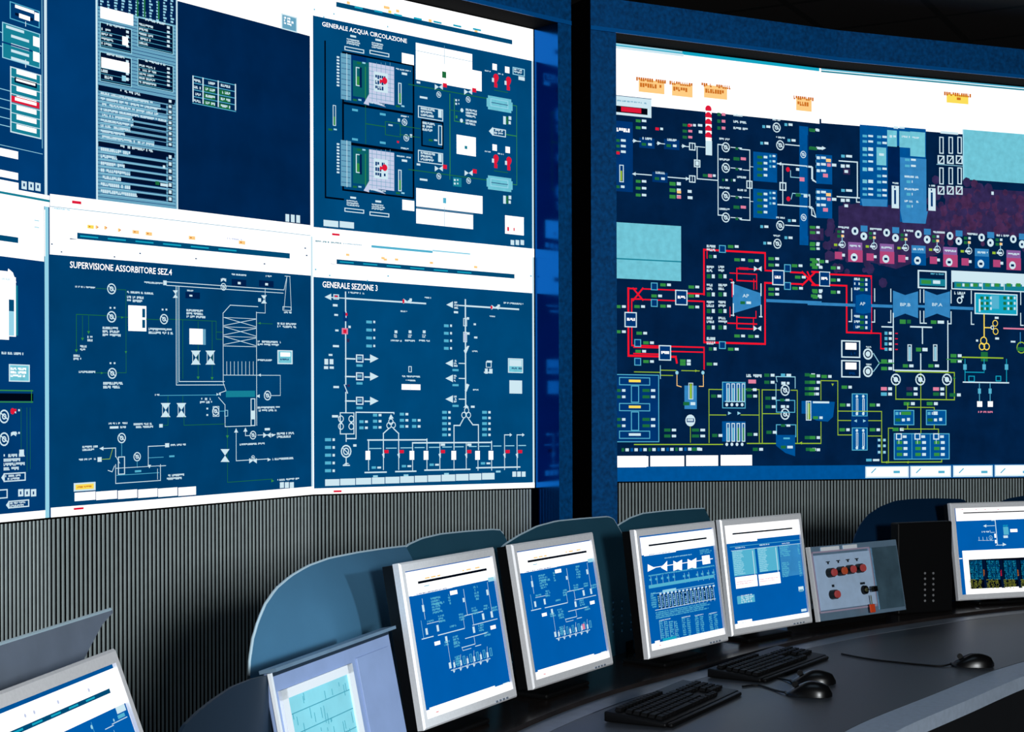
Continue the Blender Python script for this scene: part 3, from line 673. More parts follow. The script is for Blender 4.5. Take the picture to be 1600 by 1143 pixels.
    s.C('w', 382, 812, 14, t=4); s.C('w', 374, 828, 14, t=4); s.C('w', 392, 826, 14, t=4); s.P(w_, 372, 800, 382, 780, 394, 798)
    s.L(w_, 5, 372, 842, 350, 862, 350, 960); s.L(w_, 5, 394, 842, 415, 862, 415, 960)
    s.V(600, 766, 5, 24, 'C', 'w', 20, 10, 12); s.V(770, 766, 5, 24, 'C', 'w', 20, 10, 12)
    s.C('w', 704, 764, 14, t=4); s.C('w', 692, 784, 14, t=4); s.C('w', 712, 784, 14, t=4); s.P(w_, 690, 752, 702, 738, 714, 752); s.R(w_, 722, 744, 16, 9)
    s.L(w_, 5, 690, 800, 676, 826, snap=False); s.L(w_, 5, 712, 800, 730, 824, snap=False); s.L(w_, 5, 676, 828, 650, 828, 650, 930); s.L(w_, 5, 730, 825, 754, 825, 754, 930)
    # bus bars
    s.L(w_, 6, 284, 890, 535, 884); s.L(w_, 6, 474, 902, 810, 894); s.L(w_, 5, 287, 890, 287, 935); s.L(w_, 5, 535, 886, 535, 930); s.L(w_, 5, 474, 902, 474, 935); s.L(w_, 5, 810, 896, 810, 930)
    for a, b in ((290, 340), (362, 405), (424, 470), (484, 524), (545, 590), (602, 640), (655, 690), (715, 745), (760, 800), (818, 850), (870, 905), (925, 955)): s.L('c', 4, a, 926 - (a - 290) * .02, b, 926 - (b - 290) * .02)
    for x in (283, 470, 530, 648, 749, 806): s.R('W', x - 9, 936, 20, 38)
    for x in (287, 474, 535, 650, 752, 810): s.L(w_, 4, x, 970, x, 1018)
    for x in (350, 415, 590, 702, 865, 918):
        s.L(w_, 4, x, 960, x, 1015); s.P(w_, x - 6, 950, x + 4, 944, x + 4, 966, x, 966); s.R('r', x + 4, 932, 18, 14)
    for x in (590, 702): s.L(w_, 4, x, 900, x, 950); s.R(w_, x + 4, 905, 18, 10)
    for x in (865, 918): s.L(w_, 4, x, 945, x, 868, x + 26, 868); s.P(w_, x + 22, 860, x + 32, 868, x + 22, 876)
    s.L(w_, 6, 272, 1028, 362, 1026); s.L(w_, 6, 402, 1024, 488, 1022); s.L(w_, 6, 526, 1018, 718, 1012); s.L(w_, 6, 746, 1008, 930, 1002)
    s.V(300, 1002, 1, 12, 'C', 'w', 18, 16, 10); s.V(428, 996, 1, 12, 'C', 'w', 18, 16, 10); s.V(546, 990, 1, 12, 'C', 'w', 18, 16, 10); s.V(764, 984, 1, 12, 'C', 'w', 18, 16, 10)
    for x, y in ((306, 1040), (436, 1036), (608, 1030), (828, 1020)): s.R('c', x, y, 20, 8)
    for a, b in ((102, 163), (166, 230), (233, 298), (301, 355), (358, 418), (421, 480), (483, 536), (539, 594), (597, 655), (658, 712), (715, 766), (769, 822)): s.R('w', a, 1057 - (a - 102) * .04, b - a, 28)
    for x in (898, 918, 938): s.R('w', x, 1024, 16, 22)
    s.R('W', 43, 1096, 950, 80); s.R('r', 138, 1104, 34, 8)
# ---- picture spread over the cubes of the right wall
def pic_right(s, left=True, right=True):
    W_ = 'w'
    s.z(0, 0, 1)
    s.R('W', 940, 64, 800, 94)
    if right: s.R('W', 1283, 104, 500, 88)
    s.R('T', 950, 64, 330, 7); s.R('w', 950, 70, 118, 4); s.R('C', 1283, 106, 330, 3); s.R('t', 1283, 110, 330, 2.5)
    s.R('c', 956, 66, 110, 3)
    # alarm captions
    for x, y, n in ((994, 119, 48), (1046, 125, 40), (1096, 128, 44), (1240, 148, 32), (1475, 142, 42)):
        s.R('Y' if x > 1400 else 'o', x + 4, y + 4, n - 8, 14 if x > 1400 else 20)
        s.T('O', x, y, n, 8); s.T('O', x + 6, y + 9, n - 14, 9) if x < 1400 else s.R('O', x + 20, y + 10, 6, 4)
    # lower strip
    s.R('B', 950, 729, 800, 40); s.R('W', 950, 712, 60, 18)
    for a, b in ((961, 1013), (1016, 1069), (1072, 1122), (1126, 1175)): s.R('W', a, 712.5 - (a - 961) * .012, b - a, 16.5)
    for a, b in ((1352, 1420), (1422, 1486), (1489, 1551), (1554, 1618)):
        s.R('w', a, 728.5 - (a - 1352) * .012, b - a, 18); s.R('W', a + 2, 730 - (a - 1352) * .012, b - a - 4, 14)
        s.L('C', 2, a + 10, 738, a + 16, 732, snap=False); s.R('C', a + 44, 735, 10, 4)
    # pale patches and the reddish haze on the displayed picture
    s.R('L', 950, 346, 114, 56); s.R('t', 950, 402, 114, 2); s.R('L', 950, 404, 114, 30)
    if right:
        s.R('L', 1505, 202, 120, 78); s.R('c', 1504, 202, 2, 80)
        s.P('m', 1310, 322, 1350, 316, 1480, 330, 1470, 395, 1400, 420, 1310, 396)
        s.P('m', 1480, 292, 1620, 300, 1620, 372, 1470, 362)
        rs = random.getstate(); random.seed(11)
        for i in range(420):
            t = random.random(); x = random.uniform(1290, 1612)
            yc = 372 if x < 1400 else (350 if x < 1480 else 330); sp = 34 if x < 1480 else 30
            y = random.gauss(yc, sp * .62); c = 'm' if x < 1470 or random.random() < .4 else 'M'
            if y > 280: s.C(c, x, y, random.uniform(4, 9), True, seg=7)
        random.setstate(rs)
    # ---------------- upper left quarter
    s.z(940, 40, 3.1765)
    s.R('w', 55, 345, 190, 95); s.L('D', 3, 57, 345, 245, 368); s.R('k', 64, 396, 162, 32); s.R('r', 95, 402, 100, 24); s.T('r', 100, 406, 90, 18); s.T('H', 70, 366, 150, 10)
    s.R('b', 55, 470, 98, 350); s.T('W', 62, 502, 76, 26); s.V(66, 562, 3, 28, 'g', 'w', 22, 24, 14); s.R('r', 66, 624, 22, 14)
    s.F('w', 86, 690, 22, 86, 4); s.R('y', 92, 720, 8, 50); s.V(70, 792, 1, 10, 'g', 'w', 18, 18, 14)
    def box(x, y, w_=76, h=50, c='b'):
        s.R(c, x, y, w_, h); s.T('w', x + 16, y - 4, w_ - 30, 16); s.R('g', x + 12, y + 26, 22, 14); s.R('w', x + 44, y + 28, 18, 12)
    for y, n in ((465, 2), (765, 3)): s.V(168, y, n, 34, 'G', 'w', 24, 22, 14)
    box(185, 555); box(308, 562); box(250, 725)
    for x, y in ((165, 572), (285, 584), (408, 598)): s.arrow(x, y, 10, 1, 0); s.L(W_, 4, x - 12, y, x + 26, y + 1)
    s.V(265, 505, 1, 10, 'r', 'w', 18, 14, 14); s.V(400, 486, 3, 30, 'g', 'p', 22, 20, 14); s.R(W_, 452, 488, 14, 12); s.R(W_, 476, 488, 22, 12); s.R(W_, 480, 520, 18, 14); s.R('r', 425, 490, 14, 12)
    s.F('w', 432, 580, 32, 38, 5); s.L(W_, 3, 448, 582, 448, 616); s.L(W_, 4, 464, 600, 510, 606); s.F('w', 456, 664, 32, 38, 5); s.R('w', 464, 672, 16, 22)
    s.L(W_, 5, 472, 605, 472, 664); s.L(W_, 5, 472, 702, 472, 760, 575, 768); s.F('w', 432, 742, 32, 36, 5); s.L(W_, 3, 448, 744, 448, 776); s.L(W_, 5, 155, 735, 245, 742); s.L(W_, 5, 328, 752, 430, 760); s.arrow(158, 736, 9, -1, 0); s.arrow(425, 760, 9, 1, 0)
    s.V(335, 775, 3, 32, 'G', 'w', 30, 20, 18); s.R('o', 372, 818, 20, 14); s.R('p', 372, 842, 20, 16); s.R(W_, 425, 815, 20, 14); s.R(W_, 425, 846, 24, 14)
    for i in range(5): s.C('r', 528, 415 + i * 33, 19, True); s.R('W', 514, 422 + i * 33, 30, 16)
    s.R('w', 514, 570, 32, 72); s.R('g', 500, 736, 24, 14); s.R('p', 526, 736, 20, 16); s.R(W_, 550, 738, 14, 12)
    s.V(572, 432, 3, 34, 'g', 'p', 16, 18, 16)
    for y, n in ((435, 46), (468, 72), (500, 72)): s.T('w', 652, y, n, 16)
    s.L(W_, 5, 600, 592, 575, 592, 577, 940, 600, 942)
    for y in (604, 706, 846, 952):
        s.pump(614, y, 25); s.T('w', 582, y - 50, 52, 14); s.L('w', 4, 640, y, 680, y + 2); s.V(662, y, 1, 10, 'g', 'w', 14, 12, 12)
    for y in (652, 892): s.V(652, y, 1, 10, 'g', 'p', 30, 26, 16)
    s.V(596, 760, 1, 10, 'g', 'w', 10, 12, 12); s.V(640, 760, 1, 10, 'g', 'w', 4, 12, 14); s.T('w', 670, 744, 42, 14); s.T('w', 672, 808, 42, 14)
    s.L(W_, 5, 690, 614, 733, 618, 733, 966, 690, 966); s.F('w', 716, 768, 30, 40, 5); s.L(W_, 3, 731, 770, 731, 806); s.L(W_, 3, 735, 700, 752, 700); s.L(W_, 3, 735, 872, 752, 872)
    for yy in (716, 852): s.L(W_, 4, 700, yy, 733, yy + 4)
    for y in (625, 808):
        s.R('B', 750, y, 118, 145); s.V(770, y + 20, 4, 30, 'g', 'w', 26, 18, 14); s.V(830, y + 16, 3, 26, 'C', 'w', 10, 14, 12)
    for x, y in ((866, 506), (884, 594), (884, 992), (870, 1082)): s.pump(x, y, 25); s.T('w', x - 20, y - 46, 40, 12)
    for x, y in ((795, 494), (905, 484), (785, 576), (920, 562), (785, 990), (922, 960), (800, 1072), (905, 1045)): s.V(x, y, 1, 10, 'C', 'w', 14, 20, 14)
    s.R('B', 978, 498, 44, 590); s.L(W_, 5, 910, 590, 978, 594); s.L(W_, 5, 910, 990, 978, 994); s.pump(998, 640, 18); s.pump(1000, 952, 18)
    s.L(W_, 6, 870, 685, 1040, 702, 1046, 760, 1060, 776); s.L(W_, 6, 872, 888, 1040, 905, 1046, 940, 1060, 950); s.arrow(880, 686, 9, -1, 0); s.L(W_, 5, 896, 690, 896, 886); s.F('w', 880, 776, 34, 42, 6); s.L(W_, 3, 897, 780, 897, 816)
    s.C('r', 922, 714, 12, True); s.L('c', 4, 935, 720, 940, 752, 980, 760); s.R('p', 980, 752, 24, 20); s.R(W_, 962, 706, 16, 14); s.C('r', 924, 860, 12, True); s.L('c', 4, 938, 860, 945, 832, 1030, 845, 1034, 900); s.R('g', 960, 832, 26, 16); s.R(W_, 1000, 838, 22, 14)
    for y in (512, 600, 995, 1080): s.V(1030, y, 1, 10, 'G', 'w', 26, 16, 14)
    for y in (640, 820): s.V(1060, y, 3, 26, 'C', 'w', 20, 20, 14)
    # ---------------- upper right quarter
    s.z(1260, 60, 3.1765)
    s.V(10, 446, 1, 10, 'g', 'w', 26, 14, 14); s.V(10, 538, 1, 10, 'g', 'w', 40, 20, 14); s.arrow(85, 545, 10, 1, 0)
    s.L(W_, 5, 0, 638, 28, 640, 28, 705, 46, 714); s.L(W_, 5, 0, 780, 14, 782, 14, 842, 30, 846, 44, 886)
    for y in (575, 745):
        s.R('B', 45, y, 80, 145); s.V(48, y + 10, 3, 32, 'w', 'w', 16, 24, 14); s.R('o', 95, y + 22, 24, 16); s.R('p', 80, y + 96, 24, 18); s.V(100, y + 45, 1, 10, 'p', 'w', 18, 22, 16)
        s.V(170, y + 2, 1, 10, 'C', 'w', 18, 30, 14); s.V(168, y + 50, 1, 10, 'w', 'w', 20, 18, 16); s.R('m', 180, y + 70, 34, 30); s.R(W_, 186, y + 78, 18, 14)
    s.L(W_, 6, 160, 608, 250, 612, 250, 790); s.L(W_, 6, 150, 785, 270, 796); s.L(W_, 5, 246, 790, 246, 812, 270, 818)
    s.R('B', 262, 428, 138, 400); s.P('s', 268, 795, 400, 800, 396, 835, 276, 832); s.R('B', 460, 440, 130, 470); s.P('s', 462, 850, 600, 858, 588, 920, 474, 914); s.R('B', 395, 440, 70, 90)
    for y in (478, 505, 540, 572, 604, 640, 700, 740, 768): s.V(276, y, 1, 10, 'L' if y in (540, 640, 700) else 'C', 'w', 22, 24, 18 if y in (540, 640, 700) else 12)
    for y in (482, 512, 640, 676, 706, 746, 772): s.V(348, y, 1, 10, 'L' if y == 706 else 'C', 'w', 20, 22, 13)
    s.R('L', 345, 540, 48, 88); s.R(W_, 358, 570, 24, 12)
    s.R('L', 398, 455, 48, 80); s.R('L', 458, 460, 62, 80); s.R('L', 512, 462, 74, 122); s.V(410, 480, 1, 10, 'w', 'w', 12, 14, 12); s.T('w', 470, 480, 40, 14); s.T('w', 522, 486, 34, 12); s.V(430, 436, 1, 10, 'w', 'w', 22, 26, 12)
    s.R('n', 404, 540, 54, 260); s.R('s', 462, 590, 130, 260)
    for y in (596, 626): s.V(486, y, 1, 10, 'C', 'w', 24, 24, 12)
    for y in (678, 740, 800): s.T('w', 484, y, 70, 14); s.V(494, y + 26, 1, 10, 'C', 'w', 20, 4, 14)
    for x, y in ((420, 712), (602, 724)): s.T('w', x + 4, y, 30, 12); s.R('w', x, y + 18, 36, 112); s.R('b', x + 12, y + 40, 10, 70); s.R('b', x + 12, y + 22, 6, 10)
    s.R(W_, 662, 460, 88, 12)
    for x in (648, 694, 738):
        for y in (488, 640): s.F('w', x + 8, y, 22, 84, 5); s.F('w', x, y + 92, 34, 42, 6); s.L(W_, 5, x + 8, y + 128, x + 28, y + 102, snap=False)
    s.L('c', 3, 644, 625, 770, 632)
    for i in range(6):
        x = 150 + i * 157; y = 930 + i * 8; red = 'Q' if i in (0, 1, 3, 5) else 's'
        s.T('w', x + 5, y, 60, 14); s.V(x, y + 22, 2, 22, 'g', 'w', 16, 12, 14); s.R('o', x + 20, y + 44, 12, 12)
        s.C('w', x + 88, y + 26, 20, True); s.R('n', x + 82, y + 18, 12, 16); s.C('w', x + 132, y + 52, 20, True); s.R('n', x + 126, y + 46, 10, 12); s.R('s', x + 116, y - 2, 34, 30)
        s.R('q' if red == 'Q' else 's', x + 54, y + 80, 70, 40); s.R('Q' if red == 'Q' else 'B', x + 54, y + 118, 72, 60); s.T('w', x + 62, y + 92, 54, 14); s.C('w', x + 84, y + 156, 20, True); s.R('n', x + 76, y + 150, 16, 12)
        s.C('w', x + 26, y + 92, 18); s.V(x - 16, y + 88, 1, 10, 'y', 'w', 16, 26, 12); s.R('Q', x - 12, y + 128, 36, 36); s.R(W_, x + 24, y + 138, 14, 14); s.L('c', 4, x + 24, y + 60, x + 28, y + 84)
    s.R('b', 0, 480, 4, 500); s.R('m', 12, 940, 70, 60); s.R(W_, 914, 760, 12, 16)
    for y in (930, 1010, 1090): s.V(14, y, 2, 26, 'G', 'w', 26, 16, 14)
    # ---------------- lower left quarter
    s.z(940, 380, 3.0088)
    def red(t, *p, snap=True): s.L('R', t, *p, snap=snap)
    # left red loop
    red(10, 122, 212, 122, 528, 345, 532, 350, 560); red(7, 138, 262, 138, 480, 478, 512, 478, 590); s.L('R', 7, 140, 262, 185, 262, snap=False)
    red(7, 122, 212, 160, 212); s.L('R', 8, 145, 268, 190, 212, snap=False); s.L('R', 8, 145, 212, 190, 266, snap=False)
    red(6, 188, 214, 345, 226); red(6, 188, 264, 345, 276); red(7, 395, 235, 478, 242); red(7, 395, 270, 478, 276)
    red(9, 478, 240, 478, 30, 765, 52, 765, 118); red(9, 478, 275, 478, 465, 765, 476, 765, 186, 800, 184); red(5, 492, 40, 492, 70); red(7, 765, 128, 800, 130)
    red(6, 148, 488, 265, 494); red(6, 148, 518, 265, 524); red(6, 325, 508, 478, 514)
    red(6, 632, 120, 632, 175, 725, 182); red(5, 600, 140, 632, 142, 725, 150, 725, 215); red(6, 632, 118, 735, 126); red(5, 600, 170, 610, 172, 600, 250, snap=True); red(5, 712, 170, 712, 215)
    red(6, 632, 345, 632, 400, 720, 406); red(6, 590, 375, 632, 376, 725, 384); red(5, 632, 348, 722, 352, 722, 320); red(5, 710, 350, 710, 400); red(4, 600, 300, 600, 345)
    s.R('r', 642, 112, 44, 12)
    # red loop right part
    red(8, 885, 136, 940, 136); red(8, 885, 190, 940, 192); s.L('R', 9, 940, 136, 1000, 196, snap=False); s.L('R', 9, 940, 196, 1000, 136, snap=False); red(8, 985, 134, 1030, 136); red(8, 985, 196, 1030, 196)
    # feedwater boxes
    for x, y in ((342, 218), (104, 322), (265, 478), (798, 124)): s.R('b', x, y, 58, 72); s.F('w', x, y, 58, 72, 5); s.T('W', x + 12, y + 26, 34, 18)
    for x, y in ((228, 184), (228, 262), (150, 450), (150, 538), (548, 8), (548, 460), (854, 98), (854, 182)): s.R('b', x, y, 32, 36); s.F('C', x, y, 32, 36, 4)
    for x, y in ((272, 188), (272, 288), (405, 198), (405, 240), (405, 292), (150, 290), (160, 415), (192, 460), (192, 548), (590, 8), (620, 70), (685, 74), (620, 428), (685, 430), (365, 545), (365, 560), (490, 560), (590, 490), (780, 65), (780, 95), (780, 208), (780, 232), (890, 98), (892, 204), (60, 290), (60, 408), (230, 240), (905, 152), (985, 80), (985, 106), (985, 215), (980, 240), (155, 500)):
        s.V(x, y, 1, 10, 'G', 'w', 26, 18, 14)
    for y in (105, 145, 190, 230, 270, 308, 345, 385):
        for x in (490, 545):
            if y in (145, 230, 308, 385): s.V(x, y, 1, 10, 'g', 'w', 18, 14, 20)
            else: s.T('w', x, y - 2, 38, 34, 2, 0.0)
    s.T('w', 490, 5, 44, 34, 2, 0); s.T('w', 490, 438, 44, 40, 2, 0); s.V(500, 54, 1, 10, 'g', 'w', 16, 14, 16); s.V(500, 488, 1, 10, 'g', 'w', 16, 14, 16)
    s.P('s', 612, 190, 745, 235, 745, 290, 612, 330)
    for x, a, b in ((615, 182, 240), (745, 192, 245), (615, 285, 340), (745, 292, 345)): s.L(W_, 6, x, a, x, b)
    s.L(W_, 5, 605, 185, 618, 187); s.L(W_, 5, 605, 338, 618, 340); s.L(W_, 5, 738, 345, 750, 346); s.X('w', 'AP', 658, 238, 30, 16); s.V(648, 272, 1, 10, 'g', 'w', 22, 22, 14)
    s.valve(730, 120, 18); s.valve(728, 400, 18); s.R('s', 770, 262, 260, 14)
    # lower band: steam/condensate equipment
    s.R('b', 62, 614, 204, 320); s.F('C', 62, 614, 204, 320, 4)
    for x, y in ((78, 628), (78, 750), (78, 880)): s.F('C', x, y, 146, 38, 4); s.R('Y' if y < 800 else 'w', x + 46, y + 12, 56, 12)
    s.F('C', 134, 668, 38, 80, 4); s.F('C', 134, 790, 38, 90, 4)
    for y in (684, 714, 820, 850): s.V(62, y, 1, 10, 'g', 'w', 24, 16, 14); s.V(188, y, 1, 10, 'g', 'w', 34, 20, 14)
    s.L('y', 4, 150, 604, 270, 606); s.L('y', 4, 275, 596, 345, 598); s.L('y', 4, 275, 620, 330, 621); s.L('c', 4, 272, 575, 272, 635); s.L('y', 4, 372, 598, 455, 600); s.arrow(442, 599, 6, 1, 0, 'y')
    s.C('c', 350, 608, 9, True); s.C('c', 472, 608, 9, True); s.L('o', 4, 350, 620, 350, 668, 370, 674); s.L('o', 4, 474, 620, 474, 672, 455, 674)
    s.R('s', 385, 668, 58, 110); s.F('w', 404, 655, 22, 78, 3); s.R('y', 410, 660, 10, 70); s.V(380, 745, 1, 10, 'g', 'w', 28, 22, 16); s.C('w', 413, 832, 28, True); s.R('b', 396, 822, 34, 18); s.T('w', 400, 822, 28, 16)
    s.L('y', 3, 413, 862, 413, 935); s.L('y', 5, 150, 945, 565, 938); s.V(290, 870, 2, 28, 'g', 'w', 30, 20, 14); s.V(420, 870, 2, 28, 'g', 'w', 34, 22, 14)
    for i in range(9): s.V(90 + i * 42, 962 - i * .5, 1, 10, 'B' if i % 3 else 'g', 'w', 12, 16, 16)
    for y in (650, 836):
        s.R('B', 562, y, 110, 95); s.L('y', 4, 500, 686, 565, 686)
        for i in range(4): s.F('w', 582 + i * 24, y + 8, 16, 88, 4); s.R('G' if i > 1 else 'C', 587 + i * 24, y + 30, 6, 62); s.C('w', 584 + i * 24, y + 108, 8, True)
    s.F('C', 562, 650, 110, 125, 4); s.R('c', 575, 740, 92, 5)
    s.L('y', 4, 500, 686, 500, 936); s.L('y', 4, 500, 806, 580, 806); s.L('y', 4, 650, 806, 736, 806); s.L('y', 4, 675, 686, 736, 688, 736, 936); s.arrow(598, 798, 8, 1, 0, 'c'); s.arrow(642, 798, 8, 1, 0, 'c')
    s.L('y', 5, 680, 940, 1023, 938); s.L('y', 5, 750, 688, 750, 936); s.L('y', 4, 750, 688, 832, 690); s.L('y', 4, 750, 800, 832, 800); s.L('y', 4, 886, 690, 915, 692, 915, 936)
    for y in (690, 802): s.pump(858, y, 27)
    s.L('c', 4, 820, 650, 815, 626, 905, 622, 905, 680); s.L('c', 4, 815, 740, 815, 660) ; s.F('C', 815, 735, 90, 60, 4); s.F('C', 815, 850, 95, 60, 4)
    s.P('B', 815, 900, 905, 900, 905, 1000, 860, 985, 815, 950); s.R('C', 850, 912, 30, 8); s.V(838, 612, 1, 10, 'C', 'w', 20, 22, 14); s.V(840, 650, 1, 10, 'w', 'w', 20, 12, 14); s.V(838, 760, 1, 10, 'w', 'w', 20, 12, 14); s.V(838, 950, 1, 10, 'g', 'w', 24, 26, 14); s.V(834, 730, 1, 10, 'g', 'w', 20, 18, 12); s.V(838, 850, 1, 10, 'g', 'w', 20, 18, 12)
    s.T('w', 676, 612, 70, 20); s.R('p', 685, 640, 36, 18)
    for x, y in ((760, 612), (760, 645), (765, 720), (765, 760), (770, 880), (676, 680), (678, 710), (680, 890), (510, 710), (515, 895), (706, 960), (420, 960), (950, 610), (950, 645), (950, 675), (950, 700), (950, 905), (955, 960)): s.V(x, y, 1, 10, 'g', 'w', 24, 18, 15)
    s.R('B', 935, 740, 90, 60); s.F('w', 955, 740, 26, 92, 4); s.R('y', 962, 750, 12, 76); s.L('w', 6, 985, 748, 1023, 748); s.arrow(930, 938, 7, -1, 0, 'y')
    # ---------------- lower right quarter
    s.z(1260, 380, 3.0088)
    s.R('b', 55, 132, 52, 70); s.F('w', 55, 132, 52, 70, 4); s.T('W', 66, 156, 32, 18)
    red(8, 0, 136, 25, 190); red(8, 108, 146, 300, 152, 300, 422, 185, 418, 185, 200, 108, 198); red(6, 300, 422, 345, 430, 345, 495, 365, 498)
    for x, y in ((24, 78), (24, 104), (110, 108), (110, 165), (110, 222), (24, 220), (24, 245), (55, 78)): s.V(x, y, 1, 10, 'G', 'w', 24, 14, 15)
    s.R('b', 215, 165, 85, 240); s.P('B', 228, 245, 262, 238, 300, 245, 300, 325, 262, 332, 228, 325); s.X('w', 'AP', 246, 276, 26, 15)
    for y in (160, 182, 206, 335, 360, 385): s.T('w', 220, y, 26, 16); s.V(246, y + 4, 1, 10, 'g', 'w', 20, 10, 15)
    for x in (208, 316, 392, 530, 547, 675, 770, 1002):
        yy = (x - 208) * .055
        for a, b in ((212, 270), (312, 368)): s.L(W_, 5, x, a + yy * .4, x, b + yy * .4)
        sx = -12 if x in (208, 316, 392, 547, 675) and x != 547 else 12
        s.L(W_, 5, x, 368 + yy * .4 if True else 0, x + sx, 368 + yy * .4)
    s.R('s', 0, 276, 225, 14); s.R('s', 300, 286, 100, 14); s.R('s', 520, 290, 35, 12); s.R('s', 670, 296, 110, 14)
    for x0 in (402, 552):
        s.P('s', x0, 222, x0 + 58, 244, x0 + 58, 330, x0, 352); s.P('s', x0 + 56, 244, x0 + 118, 226, x0 + 118, 352, x0 + 56, 330); s.X('w', 'BP.B' if x0 < 500 else 'BP.A', x0 + 34, 280, 48, 15)
    s.V(434, 358, 1, 10, 'G', 'g', 28, 18, 20); s.V(580, 362, 1, 10, 'G', 'w', 26, 30, 16)
    s.F('w', 518, 125, 136, 86, 7); s.T('C', 575, 138, 66, 10); s.R('t', 528, 165, 120, 32); s.R('G', 535, 172, 46, 18); s.R('w', 590, 174, 34, 16)
    s.R('w', 678, 128, 350, 54); s.R('t', 690, 180, 345, 36); s.F('w', 676, 128, 360, 88, 5)
    for x in (700, 738, 778, 835, 880, 935, 980): s.V(x, 188, 1, 10, 'G', 'w', 22, 14, 16)
    s.L(W_, 4, 822, 180, 822, 216); s.L(W_, 4, 925, 184, 925, 218)
    s.R('T', 785, 235, 200, 98); s.F('w', 785, 232, 202, 100, 5); s.R('C', 862, 245, 38, 62)
    for x in (812, 838, 920, 950):
        for y in (250, 275, 300): s.V(x, y, 1, 10, 'g', 'w', 14, 8, 14)
    s.T('w', 690, 225, 50, 18); s.C('w', 715, 268, 16, t=6); s.R(W_, 722, 245, 12, 12); s.R(W_, 805, 262, 8, 60)
    s.L('Y', 6, 830, 335, 830, 440); s.L('Y', 5, 832, 396, 864, 396); s.C('Y', 882, 376, 16, t=4); s.C('Y', 884, 414, 16, t=4); s.C('w', 868, 396, 10, t=4); s.C('Y', 828, 458, 20, t=5); s.C('Y', 820, 485, 18, t=5); s.C('Y', 842, 485, 18, t=5)
    s.R('g', 815, 510, 32, 44); s.R(W_, 792, 452, 10, 10); s.R(W_, 880, 345, 18, 10); s.R(W_, 882, 442, 18, 10)
    s.L('y', 6, 728, 535, 918, 538); s.R('p', 920, 396, 110, 7); s.L('s', 5, 1000, 420, 1000, 470); s.C('y', 1005, 490, 28, t=5); s.R('g', 985, 488, 40, 18); s.R(W_, 955, 458, 22, 8)
    for x in (740, 830, 935): s.L('T', 4, x, 545, x, 650 if x != 830 else 600); s.R('C', x - 8, 568, 16, 26)
    s.L('T', 4, 740, 605, 830, 610); s.F('T', 756, 622, 30, 28, 4); s.F('T', 884, 622, 26, 26, 4); s.L(W_, 6, 732, 652, 945, 658)
    for x in (808, 858): s.L('C', 4, x, 660, x, 740); s.R('C', x - 7, 682, 14, 24); s.R('W', x - 11, 742, 24, 26)
    s.T('p', 802, 786, 66, 12)
    s.L(W_, 7, 485, 392, 583, 396); s.L(W_, 6, 540, 396, 540, 470) ; s.L(W_, 6, 532, 520, 532, 600); s.V(510, 490, 1, 10, 'G', 'w', 24, 24, 18); s.L(W_, 6, 350, 392, 398, 396)
    for x in (470, 590): s.F('w', x, 475, 20, 78, 4); s.R('c', x + 6, 486, 8, 64); s.V(x - 22, 568, 1, 10, 'G', 'w', 24, 20, 15)
    s.L(W_, 6, 403, 330, 403, 596, 660, 600, 656, 366); s.L('y', 5, 415, 602, 690, 600, 690, 735, 415, 733); s.L('y', 4, 415, 660, 415, 733); s.L('y', 4, 532, 610, 532, 890); s.L('y', 4, 652, 670, 652, 733); s.arrow(690, 630, 6, 0, -1, 'G')
    for x in (415, 530, 655): s.pump(x, 640, 28); s.C('w', x, 640, 12, True)
    for x, y, a in ((345, 675, 'p'), (465, 675, 'm'), (590, 676, 'p'), (345, 700, 'C'), (465, 700, 'g'), (590, 700, 'g'), (668, 704, 'g'), (452, 745, 'G'), (560, 745, 'G'), (400, 866, 'G'), (672, 520, 'G'), (672, 545, 'G'), (346, 545, 'G'), (346, 580, 'G')): s.V(x, y, 1, 10, a, 'w', 28, 18, 16)
    for y in (415, 440, 465, 490): s.V(362, y, 1, 10, 'C', 'w', 14, 14, 15); s.R('r', 412, y + 6, 12, 5)
    for y in (455, 548): s.F('w', 158, y, 90, 82, 6); s.R('W', 178, y + 12, 52, 32); s.T('b', 188, y + 54, 38, 18)
    for y in (520, 602): s.C('w', 284, y, 27, t=8); s.C('w', 284, y, 13, True); s.T('w', 275, y - 38, 24, 10)
    s.L('c', 4, 310, 518, 336, 560, snap=False); s.L('c', 4, 310, 602, 336, 566, snap=False); s.L('G', 5, 336, 562, 405, 566); s.L('G', 5, 655, 545, 728, 548)
    for y in (705, 865):
        s.R('B', 208, y, 74, 108); s.F('C', 208, y, 74, 108, 4)
        for x in (232, 262): s.F('w', x - 4, y + 24, 10, 66, 3); s.C('w', x, y + 14, 7, True); s.C('w', x, y + 96, 7, True)
    s.L('y', 4, 62, 735, 62, 645, 142, 645, 142, 900, 208, 900); s.L('y', 4, 142, 788, 348, 790, 348, 905, 285, 902); s.L('y', 4, 142, 832, 348, 834); s.R('b', 205, 812, 80, 50); s.arrow(225, 834, 7, -1, 0, 'c'); s.arrow(268, 834, 7, 1, 0, 'c'); s.arrow(118, 665, 6, 0, 1, 'y')
    for x, y in ((152, 752), (292, 752), (150, 868), (292, 868), (65, 618), (160, 668), (10, 615), (10, 645), (5, 675), (5, 700), (10, 905), (10, 962)): s.V(x, y, 1, 10, 'G', 'w', 26, 16, 15)
    s.P('B', 15, 740, 128, 745, 120, 815, 95, 838, 40, 832, 15, 820); s.F('w', 0, 740, 16, 92, 3); s.R(W_, 24, 742, 78, 9); s.V(25, 812, 1, 10, 'G', 'w', 24, 16, 14); s.L('y', 4, 62, 840, 62, 940, -10, 940)
